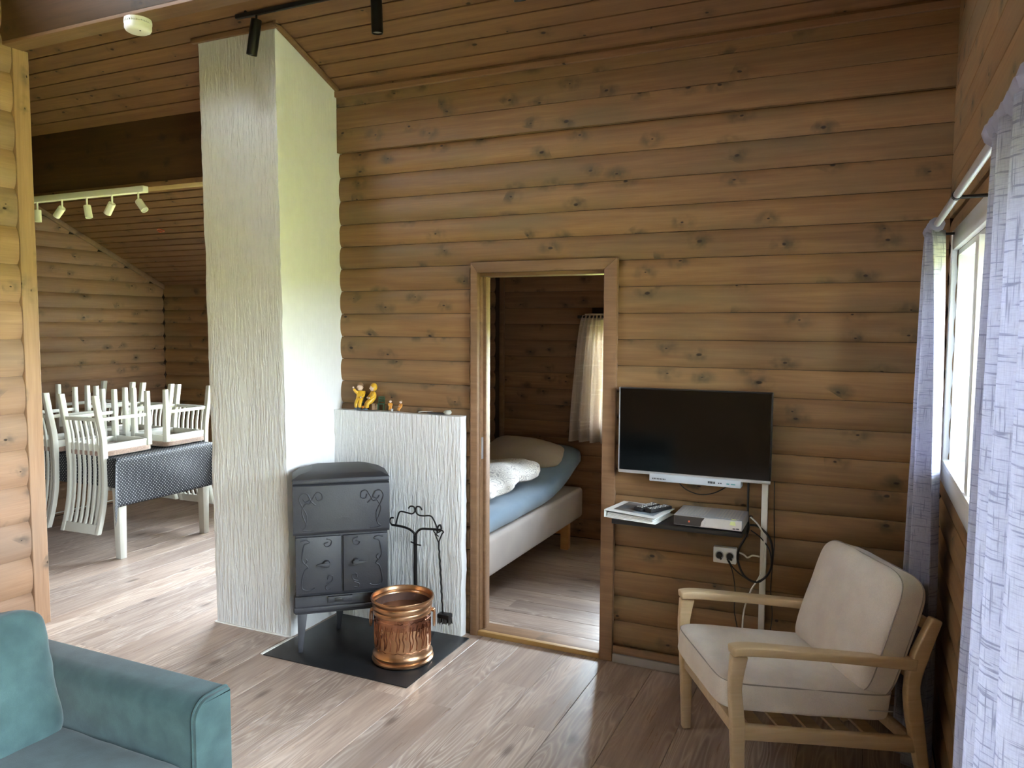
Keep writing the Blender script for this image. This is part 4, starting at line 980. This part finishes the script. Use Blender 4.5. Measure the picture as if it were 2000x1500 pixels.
# ------------------------------------------------------------------ sofa
sofa = thing('sofa', 'teal velvet sofa with a square arm in the left foreground', 'sofa', (0, 0, 0))
ax0, ax1, ay0, ay1 = -2.60, -1.705, 1.565, 1.70
def arm(y0, y1, inner, nm='armrest'):
    r_ = .045; prof = []
    n = 8
    # profile in (y,z): rounded top on the inner side, small on the outer side
    s = 1 if inner < 0 else -1
    yi, yo = (y0, y1) if inner < 0 else (y1, y0)
    prof = [(yo, .05), (yo, .61)]
    for k in range(4): a = R(k*30); prof.append((yo-s*.012+s*.012*math.cos(a), .608+.012*math.sin(a)))
    for k in range(n+1):
        a = R(90+k*90/n); prof.append((yi+s*.055+s*.055*math.cos(a), .565+.055*math.sin(a)))
    prof.append((yi, .05))
    a_ = MB().prism(prof, 'x', ax0, ax1-.012).build(nm, TEAL, sofa, bevel=.004)
    fp = MB().prism([(y*.992+(yi+yo)/2*.008, z*.995) for y, z in prof], 'x', ax1-.014, ax1).build('arm_front_panel', TEAL, sofa, bevel=.006)
    MB().tube([(ax1-.013, y, z) for y, z in prof[1:]], .004, 6).build('piping', TEAL, fp, smooth=True, weld=False)
arm(ay0, ay1, -1); arm(-.35, -.215, 1)
MB().box(ax0, ax1-.02, -.22, ay0, .06, .30).build('base', TEAL, sofa, bevel=.015)
MB().box(ax0-.06, ax0+.14, -.22, ay0+.01, .06, .72).build('sofa_back', TEAL, sofa, bevel=.03, seg=3)
for x, y in ((ax0+.05, ay1-.06), (ax1-.06, ay1-.06), (ax0+.05, -.28), (ax1-.06, -.28)): MB().lathe([(.022, 0), (.028, .062)], 12, (x, y, 0)).build('leg', BLACKM, sofa)
sl = (ay0-(-.22))/2
for k in range(2):
    yc = ay0-sl/2-k*sl
    link('seat_cushion', cushion_mesh(.72, sl-.006, .17, e=.20, pinch=.12, n=30, seed=3+k, wr=.009), TEAL, sofa, loc=(-2.055, yc, .365))
    link('back_cushion', cushion_mesh(.44, sl-.01, .20, e=.28, pinch=.22, n=34, seed=9+k, wr=.013), TEAL, sofa, loc=(-2.345, yc, .602), rot=(0, R(78), 0))

# ------------------------------------------------------------------ curtains
def curtain_mesh(name, mat, parent, top, bot, z1, z0, nz=36, mid=None, thick=.0015, hem=0):
    A = spline([(x, y, 0) for x, y in top], 6); B = spline([(x, y, 0) for x, y in bot], 6)
    n = len(A); me = bpy.data.meshes.new(name); bm = bmesh.new(); uvl = bm.loops.layers.uv.new('uv')
    arc = [0]
    for i in range(1, n): arc.append(arc[-1]+(B[i]-B[i-1]).length)
    grid = []
    for k in range(nz+1):
        t = k/nz; z = z1+(z0-z1)*t; e = t**.6
        row = []
        for i in range(n):
            p = A[i].lerp(B[i], e); row.append(bm.verts.new((p.x+.004*noise.noise(Vector((i*.2, z*2, 0))), p.y+.006*noise.noise(Vector((i*.3, z*2.5, 4))), z)))
        grid.append(row)
    for k in range(nz):
        for i in range(n-1):
            f = bm.faces.new((grid[k][i], grid[k][i+1], grid[k+1][i+1], grid[k+1][i])); f.smooth = True
            for l_, (a, b_) in zip(f.loops, ((k, i), (k, i+1), (k+1, i+1), (k+1, i))): l_[uvl].uv = (arc[b_], (z1+(z0-z1)*a/nz))
    bm.to_mesh(me); bm.free(); o = link(name, me, mat, parent)
    sm = o.modifiers.new('thickness', 'SOLIDIFY'); sm.thickness = thick
    return o
def folds(y0, y1, n, x0, amp, lean=0):
    out = []
    for i in range(2*n+1):
        t = i/(2*n); out.append((x0+amp*(1 if i % 2 else -1)*(.8+.4*random.random()), y0+(y1-y0)*t+lean*(1 if i % 2 else -1)))
    return out
random.seed(21)
rod = thing('curtain_rod', 'dark metal curtain rod on brackets over the windows of the right wall', 'curtain rod', (.215, 0, 2.062))
MB().tube([(0, 3.36, 0), (0, .15, 0)], .0105, 12).build('rod', SILV, rod, smooth=True)
for y_ in (2.42, .30, 3.33): MB().tube([(0, y_, -.012), (0, y_, -.006), (.09, y_, -.004)], .005, 8).build('bracket', WROT, rod, smooth=True)
for y_ in (2.42, .30): MB().lathe([(.013, -.012), (.013, .012)], 12).build('ring', WROT, rod, rot=(R(90), 0, 0), loc=(0, y_, 0))
MB().ball((0, 3.37, 0), .016, 12, 8).build('finial', WROT, rod, smooth=True)
c1 = thing('curtain', 'grey linen curtain gathered in the corner behind the armchair', 'curtain', (0, 0, 0), group='living room curtains')
top = [(.212, 3.33), (.248, 3.30), (.205, 3.27), (.24, 3.235), (.19, 3.20), (.24, 3.17), (.19, 3.14), (.245, 3.10), (.20, 3.06)]
bot = [(.165, 3.50), (.240, 3.49), (.180, 3.42), (.235, 3.38), (.165, 3.33), (.265, 3.30), (.185, 3.25), (.285, 3.21), (.262, 3.15)]
curtain_mesh('cloth', CURT, c1, top, bot, 2.045, .02)
m = MB(); m.tube([(.215, 3.345-.01*k, 2.062+.003*math.sin(k*2.1)) for k in range(31)], [.022+.005*math.sin(k*1.7) for k in range(31)], 10); m.build('heading', CURT, c1, smooth=True)
c2 = thing('curtain', 'grey linen curtain in the right foreground, falling to the floor beside the patio door', 'curtain', (0, 0, 0), group='living room curtains')
top = [(.205, 1.70), (.235, 1.66), (.195, 1.61), (.24, 1.56), (.19, 1.50), (.24, 1.43), (.19, 1.36), (.24, 1.28), (.19, 1.22), (.23, 1.16)]
bot = [(.215, 1.86), (.255, 1.82), (.190, 1.72), (.255, 1.66), (.185, 1.55), (.262, 1.46), (.175, 1.36), (.262, 1.26), (.175, 1.16), (.25, 1.08)]
curtain_mesh('cloth', CURT, c2, top, bot, 2.045, .02, nz=44)
m = MB(); m.tube([(.215, 1.72-.0125*k, 2.062+.004*math.sin(k*1.1)) for k in range(48)], [.023+.006*math.sin(k*1.3) for k in range(48)], 10); m.build('heading', CURT, c2, smooth=True)
# bedroom curtain
brd = thing('bedroom_curtain_rod', 'black curtain rod over the bedroom window', 'curtain rod', (0, BY1-.075, 1.785))
MB().tube([(-2.05, 0, 0), (-.52, 0, 0)], .010, 10).build('rod', BLACKM, brd, smooth=True)
MB().box(-2.055, -2.035, -.012, .075, -.012, .012).build('bracket', BLACKM, brd)
MB().box(-.54, -.52, -.012, .075, -.012, .012).build('bracket', BLACKM, brd)
bc = thing('bedroom_curtain', 'short pale leaf-print curtain hanging at the bedroom window', 'curtain', (0, 0, 0))
top = [(-2.01+.0145*i, BY1-.075+.018*(1 if i % 2 else -1)) for i in range(17)]
bot = [(-2.11+.0225*i, BY1-.080+.035*(1 if (i//2) % 2 else -1)) for i in range(17)]
curtain_mesh('cloth', BCURT, bc, top, bot, 1.80, .80, nz=24)

# ------------------------------------------------------------------ bed
bed = thing('bed', 'single bed with taupe upholstered base on wooden legs in the bedroom', 'bed', (0, 0, 0))
bx0, bx1, by0, by1 = BX0+.02, -1.995, 3.95, 5.76
MB().box(bx0, bx1, by0, by1, .195, .435).build('bed_base', BEDBASE, bed, bevel=.03, seg=4)
for x in (bx0+.06, bx1-.045):
    for y_ in (by0+.09, by1-.28): MB().box(x-.03, x+.03, y_-.03, y_+.03, 0, .20).build('leg', PINE, bed, bevel=.003)
MB().box(bx0+.05, bx1-.05, by1-.30, by1-.26, .12, .19).build('leg_brace', PINE, bed)
def lift(y): return max(0, (y-5.0))**1.6*.30
mm = MB(); ny_, na = 40, 20; vs = []
for j in range(ny_+1):
    t_ = j/ny_; y_ = by0+.02+(BY1-.06-by0-.02)*t_; zc = .505+lift(y_); sc_ = 1 if 0 < j < ny_ else .82
    for k in range(na):
        a = 2*math.pi*k/na; xx = sq(math.cos(a), .35)*(bx1-bx0-.02)/2*sc_; zz = sq(math.sin(a), .55)*.075*sc_
        ky = -.35*min(1, lift(y_)*4)*zz
        vs.append(((bx0+bx1)/2+xx+.006*noise.noise(Vector((xx*5, y_*4, 1))), y_+ky, zc+zz+.006*noise.noise(Vector((xx*7, y_*6, 3)))))
fs = [(j*na+k, j*na+(k+1) % na, (j+1)*na+(k+1) % na, (j+1)*na+k) for j in range(ny_) for k in range(na)]+[tuple(range(na))[::-1], tuple(ny_*na+k for k in range(na))]
tag(mm.add(vs, fs).build('mattress', BLUE, None, smooth=True, angle=80), 'mattress in a blue fitted sheet curling up at the wall end of the bed', 'mattress')
pm = cushion_mesh(.62, .42, .16, e=.55, pinch=.65, n=26, seed=2, wr=.012)
tag(link('pillow', pm, PILLOW, None, loc=(-2.40, 5.52, .715), rot=(R(16), R(6), R(6))), 'taupe pillow at the head of the bed', 'pillow')
def dsag(q): return Vector((q.x, q.y, q.z+.02*math.sin(q.x*9)+.015*math.sin(q.y*11+1)))
dv = cushion_mesh(.66, 1.10, .13, e=.35, pinch=.45, n=34, seed=8, wr=.025, sag=dsag)
do = tag(link('duvet', dv, DUVET, None, loc=(-2.40, 4.62, .675), rot=(R(1), R(2), R(0))), 'leaf-print duvet folded over the blue mattress', 'duvet')

# ------------------------------------------------------------------ dining table, cloth, chairs
tx0, tx1, ty0, ty1 = -6.25, -4.85, 3.80, 4.69
dt = thing('dining_table', 'white wooden dining table under the black dotted cloth', 'table', (0, 0, 0))
MB().box(tx0, tx1, ty0, ty1, .715, .742).build('tabletop', OFFW, dt, bevel=.003)
MB().box(tx0+.05, tx1-.05, ty0+.05, ty0+.07, .63, .715).box(tx0+.05, tx1-.05, ty1-.07, ty1-.05, .63, .715).box(tx0+.05, tx0+.07, ty0+.07, ty1-.07, .63, .715).box(tx1-.07, tx1-.05, ty0+.07, ty1-.07, .63, .715).build('apron', OFFW, dt)
for x in (tx0+.045, tx1-.045):
    for y_ in (ty0+.055, ty1-.055):
        m = MB(); vs = []
        for z, h_ in ((0, .026), (.715, .036)): vs += [(x-h_, y_-h_, z), (x+h_, y_-h_, z), (x+h_, y_+h_, z), (x-h_, y_+h_, z)]
        m.add(vs, [(3, 2, 1, 0), (4, 5, 6, 7), (0, 1, 5, 4), (1, 2, 6, 5), (2, 3, 7, 6), (3, 0, 4, 7)]).build('leg', OFFW, dt, bevel=.003)
def cloth():
    me = bpy.data.meshes.new('tablecloth'); bm = bmesh.new(); uvl = bm.loops.layers.uv.new('uv')
    cx, cy = (tx0+tx1)/2, (ty0+ty1)/2; a, b_ = (tx1-tx0)/2+.006, (ty1-ty0)/2+.006
    ohx, ohy = .35, .21; n1, n2 = 120, 80; grid = []
    def pos(s, t):
        ex, ey = max(0, abs(s)-a), max(0, abs(t)-b_); sx_, sy_ = (1 if s > 0 else -1), (1 if t > 0 else -1)
        x, y_ = max(-a, min(a, s)), max(-b_, min(b_, t)); mn, mx_ = min(ex, ey), max(ex, ey)
        wave = .010*math.sin(9*t+1)*math.cos(7*s)
        out = min(1, mx_/.12)
        z = .747 - mx_ - .55*mn
        if ex > 0: x += sx_*(.006+wave*out*min(1, ex/.2)+.02*ex + .30*mn)
        if ey > 0: y_ += sy_*(.006+wave*out*min(1, ey/.2)+.02*ey + .30*mn)
        return (cx+x, cy+y_, z)
    def par(n, a_, oh):
        half = a_+oh; return [-half+2*half*i/n for i in range(n+1)]
    S1, T1 = par(n1, a, ohx), par(n2, b_, ohy)
    for s in S1: grid.append([bm.verts.new(pos(s, t)) for t in T1])
    for i in range(n1):
        for j in range(n2):
            f = bm.faces.new((grid[i][j], grid[i+1][j], grid[i+1][j+1], grid[i][j+1])); f.smooth = True
            for l_, (p, q) in zip(f.loops, ((i, j), (i+1, j), (i+1, j+1), (i, j+1))): l_[uvl].uv = (S1[p], T1[q])
    bm.to_mesh(me); bm.free(); o = link('tablecloth', me, DOTS); sm = o.modifiers.new('thickness', 'SOLIDIFY'); sm.thickness = .0015
    return tag(o, 'black tablecloth with small white dots draped over the dining table', 'tablecloth')
cloth()

def make_chair():
    root = empty('dining_chair'); hw = .19; seatz = .43
    prof = [(-.255, 0), (-.232, .15), (-.205, .30), (-.198, .42), (-.196, .55), (-.205, .72), (-.235, .88), (-.270, 1.0)]
    def rear(x):
        P = spline([(x, y_, z) for y_, z in prof], 3); mb = MB(); vs = []; n = len(P)
        for i, p in enumerate(P):
            d = .040 if p.z < .5 else .034
            for s1, s2 in ((-1, -1), (1, -1), (1, 1), (-1, 1)): vs.append((p.x+s1*.0165, p.y+s2*d/2, p.z))
        fs = [(i*4+j, i*4+(j+1) % 4, i*4+4+(j+1) % 4, i*4+4+j) for i in range(n-1) for j in range(4)]+[(3, 2, 1, 0), tuple((n-1)*4+j for j in range(4))]
        mb.add(vs, fs).build('rear_leg', OFFW, root, bevel=.002)
    rear(-hw+.0165); rear(hw-.0165)
    for s_ in (-1, 1):
        x = s_*(hw-.018); m = MB(); vs = []
        for z, h_ in ((0, .015), (seatz-.02, .020)): vs += [(x-h_, .195-h_, z), (x+h_, .195-h_, z), (x+h_, .195+h_, z), (x-h_, .195+h_, z)]
        m.add(vs, [(3, 2, 1, 0), (4, 5, 6, 7), (0, 1, 5, 4), (1, 2, 6, 5), (2, 3, 7, 6), (3, 0, 4, 7)]).build('front_leg', OFFW, root, bevel=.002)
        MB().box(x-.010, x+.010, -.225, .18, .165, .19).build('side_stretcher', OFFW, root, bevel=.002)
    MB().box(-hw+.03, hw-.03, -.238, -.218, .165, .19).build('rear_stretcher', OFFW, root, bevel=.002)
    f = MB(); z0, z1 = seatz-.07, seatz-.015
    f.box(-hw+.005, -hw+.03, -.18, .178, z0, z1).box(hw-.03, hw-.005, -.18, .178, z0, z1).box(-hw+.035, hw-.035, .188, .208, z0, z1).box(-hw+.033, hw-.033, -.20, -.18, z0, z1)
    f.build('seat_frame', OFFW, root, bevel=.002, weld=False)
    pad = cushion_mesh(.385, .425, .05, e=.2, pinch=.15, n=10, wr=.001); link('seat_pad', pad, SEATF, root, loc=(0, .01, seatz-.002))
    def yb(z):
        for (a, za), (b_, zb) in zip(prof[:-1], prof[1:]):
            if za <= z <= zb: return a+(b_-a)*(z-za)/(zb-za)
        return prof[-1][0]
    for k in range(6):
        x = -hw+.033+.0285+(2*hw-.066-.057)*k/5; zs = [.185, .30, .42, .55, .66, .77, .88, .94]; mb = MB(); vs = []
        for z in zs:
            y_ = yb(z)
            for s1, s2 in ((-1, -1), (1, -1), (1, 1), (-1, 1)): vs.append((x+s1*.009, y_+s2*.007, z))
        n = len(zs); fs = [(i*4+j, i*4+(j+1) % 4, i*4+4+(j+1) % 4, i*4+4+j) for i in range(n-1) for j in range(4)]+[(3, 2, 1, 0), tuple((n-1)*4+j for j in range(4))]
        mb.add(vs, fs).build('back_slat', OFFW, root)
    mb = MB(); vs = []
    for z in (.935, .965, 1.0):
        for s1, s2 in ((-1, -1), (1, -1), (1, 1), (-1, 1)): vs.append((s1*(hw-.033), yb(z)+s2*.010, z))
    mb.add(vs, [(i*4+j, i*4+(j+1) % 4, i*4+4+(j+1) % 4, i*4+4+j) for i in range(2) for j in range(4)]+[(3, 2, 1, 0), (8, 9, 10, 11)]).build('top_rail', OFFW, root, bevel=.002)
    return root
ch0 = make_chair(); ZT = .750+.4525+.001
spots = [(-5.125, 'n', 2, 'white slat-back chair upside down on the near table side, in front of all the others'),
         (-5.615, 'n', -3, 'white slat-back chair upside down on the near table side, half hidden by the wall end'),
         (-5.12, 'f', 1, 'white slat-back chair upside down on the far table side, closest to the chimney'),
         (-5.555, 'f', -1, 'white slat-back chair upside down on the far table side, second from the chimney'),
         (-6.02, 'f', 2, 'white slat-back chair upside down on the far table side, closest to the dining wall')]
for k, (x, side, rz_, lab) in enumerate(spots):
    o = ch0 if k == 0 else copy_tree(ch0)
    if side == 'n': o.location = (x, ty0+.17, ZT); o.rotation_euler = (0, R(180), R(rz_))
    else: o.location = (x, ty1-.17, ZT); o.rotation_euler = (R(180), 0, R(rz_))
    tag(o, lab, 'chair', 'upturned chairs on the dining table')
wc = tag(MB().tube([(DX0+.012, 3.2, .035), (DX0+.012, 5.60, .03)], .006, 6).build('cable', CABW, None, smooth=True), 'white cable running low along the dining room wall', 'cable')

# ------------------------------------------------------------------ lights and small fixtures
TK = (3.02, 3.02)
ty_ = 3.15; tz_ = ceil_z(ty_)
tk = thing('track_light', 'black ceiling track light with three spots above the chimney front', 'track light', (0, 0, 0))
MB().box(-3.015, -1.10, ty_-.010, ty_+.010, tz_-.030, tz_-.008).build('track', BLACKM, tk, bevel=.003)
for x in (-2.95, -2.06, -1.25): MB().box(x-.006, x+.006, ty_-.006, ty_+.006, tz_-.010, tz_+.006).build('track_clip', BLACKM, tk)
def spot(x, tilt, yaw, ln=.155, r=.028, off_=.03, mat=BLACKM, zt=tz_-.030, par=tk, y_=ty_, sc_=1):
    MB().tube([(x, y_, zt), (x, y_, zt-.055*sc_)], .006*sc_, 8).build('stem', mat, par, smooth=True)
    h = MB().lathe([(.001, .0), (r*.96, .0), (r, -.004), (r, -ln), (r*.9, -ln), (r*.86, -ln+.012), (.001, -ln+.016)], 24).build('spot_head', mat, par, smooth=True, loc=(x, y_-.0, zt-.030*sc_+off_*.3), rot=(R(tilt[0]), R(tilt[1]), 0), angle=40)
    MB().lathe([(.001, -ln+.010), (r*.84, -ln+.010), (r*.84, -ln+.007), (.001, -ln+.007)], 20).build('lens', SILV, h, smooth=True)
spot(-2.880, (2, 14), 0, ln=.175, r=.027); spot(-2.150, (3, 0), 0, ln=.175, r=.027); spot(-1.425, (30, 6), 0, ln=.14, r=.027)
wt = thing('white_track_light', 'white track light with five spots on the dining room header', 'track light', (0, 0, 0))
wy = YB-.030; wz = 2.588
MB().box(-5.62, -4.335, wy-.020, wy+.026, wz-.012, wz+.028).build('track', WHITE, wt, bevel=.003)
for x, ta in ((-5.42, (0, 0)), (-5.155, (0, 50)), (-4.90, (0, -12)), (-4.65, (0, 38)), (-4.40, (0, -42))):
    spot(x, ta, 0, ln=.085, r=.024, mat=WHITE, zt=wz-.012, par=wt, y_=wy, off_=-.08)
sd = thing('smoke_detector', 'round white smoke detector under the ceiling beam', 'smoke detector', (-3.255, 2.750, 3.178)); sd.scale = (1.12, 1.12, 1.3)
MB().lathe([(.001, -.012), (.053, -.012), (.055, -.010), (.055, .0), (.001, .0)][::-1], 40).build('mount', WPL, sd, smooth=True)
MB().lathe([(.001, -.048), (.040, -.047), (.050, -.042), (.055, -.034), (.055, -.017), (.050, -.014), (.001, -.014)], 40).build('housing', WPL, sd, smooth=True)
for k in range(36):
    a = 2*math.pi*k/36; MB().box(.0535, .0565, -.0015, .0015, -.017, -.006, Matrix.Rotation(a, 4, 'Z')).build('vent_rib', WPL, sd)
MB().ball((.03, -.015, -.046), .004, 8, 6).build('indicator', INK, sd, smooth=True)
hk = thing('party_streamer', 'small orange loop of ribbon stuck to the dining room ceiling', 'ribbon', (-5.517, 4.83, ceil_z(4.83)-.010), 0)
hk.rotation_euler = (math.atan(SL)*-1, 0, R(-20))
MB().tube([(.045*math.cos(t_)*(1+.3*math.sin(2*t_)), .022*math.sin(t_), 0) for t_ in [2*math.pi*i/24 for i in range(25)]], .0035, 6).build('loop', RED, hk, smooth=True, weld=False)
MB().tube([(-.05+.014*math.cos(t_), .012+.012*math.sin(t_), 0) for t_ in [2*math.pi*i/14 for i in range(15)]], .003, 6).build('loop', RED, hk, smooth=True, weld=False)
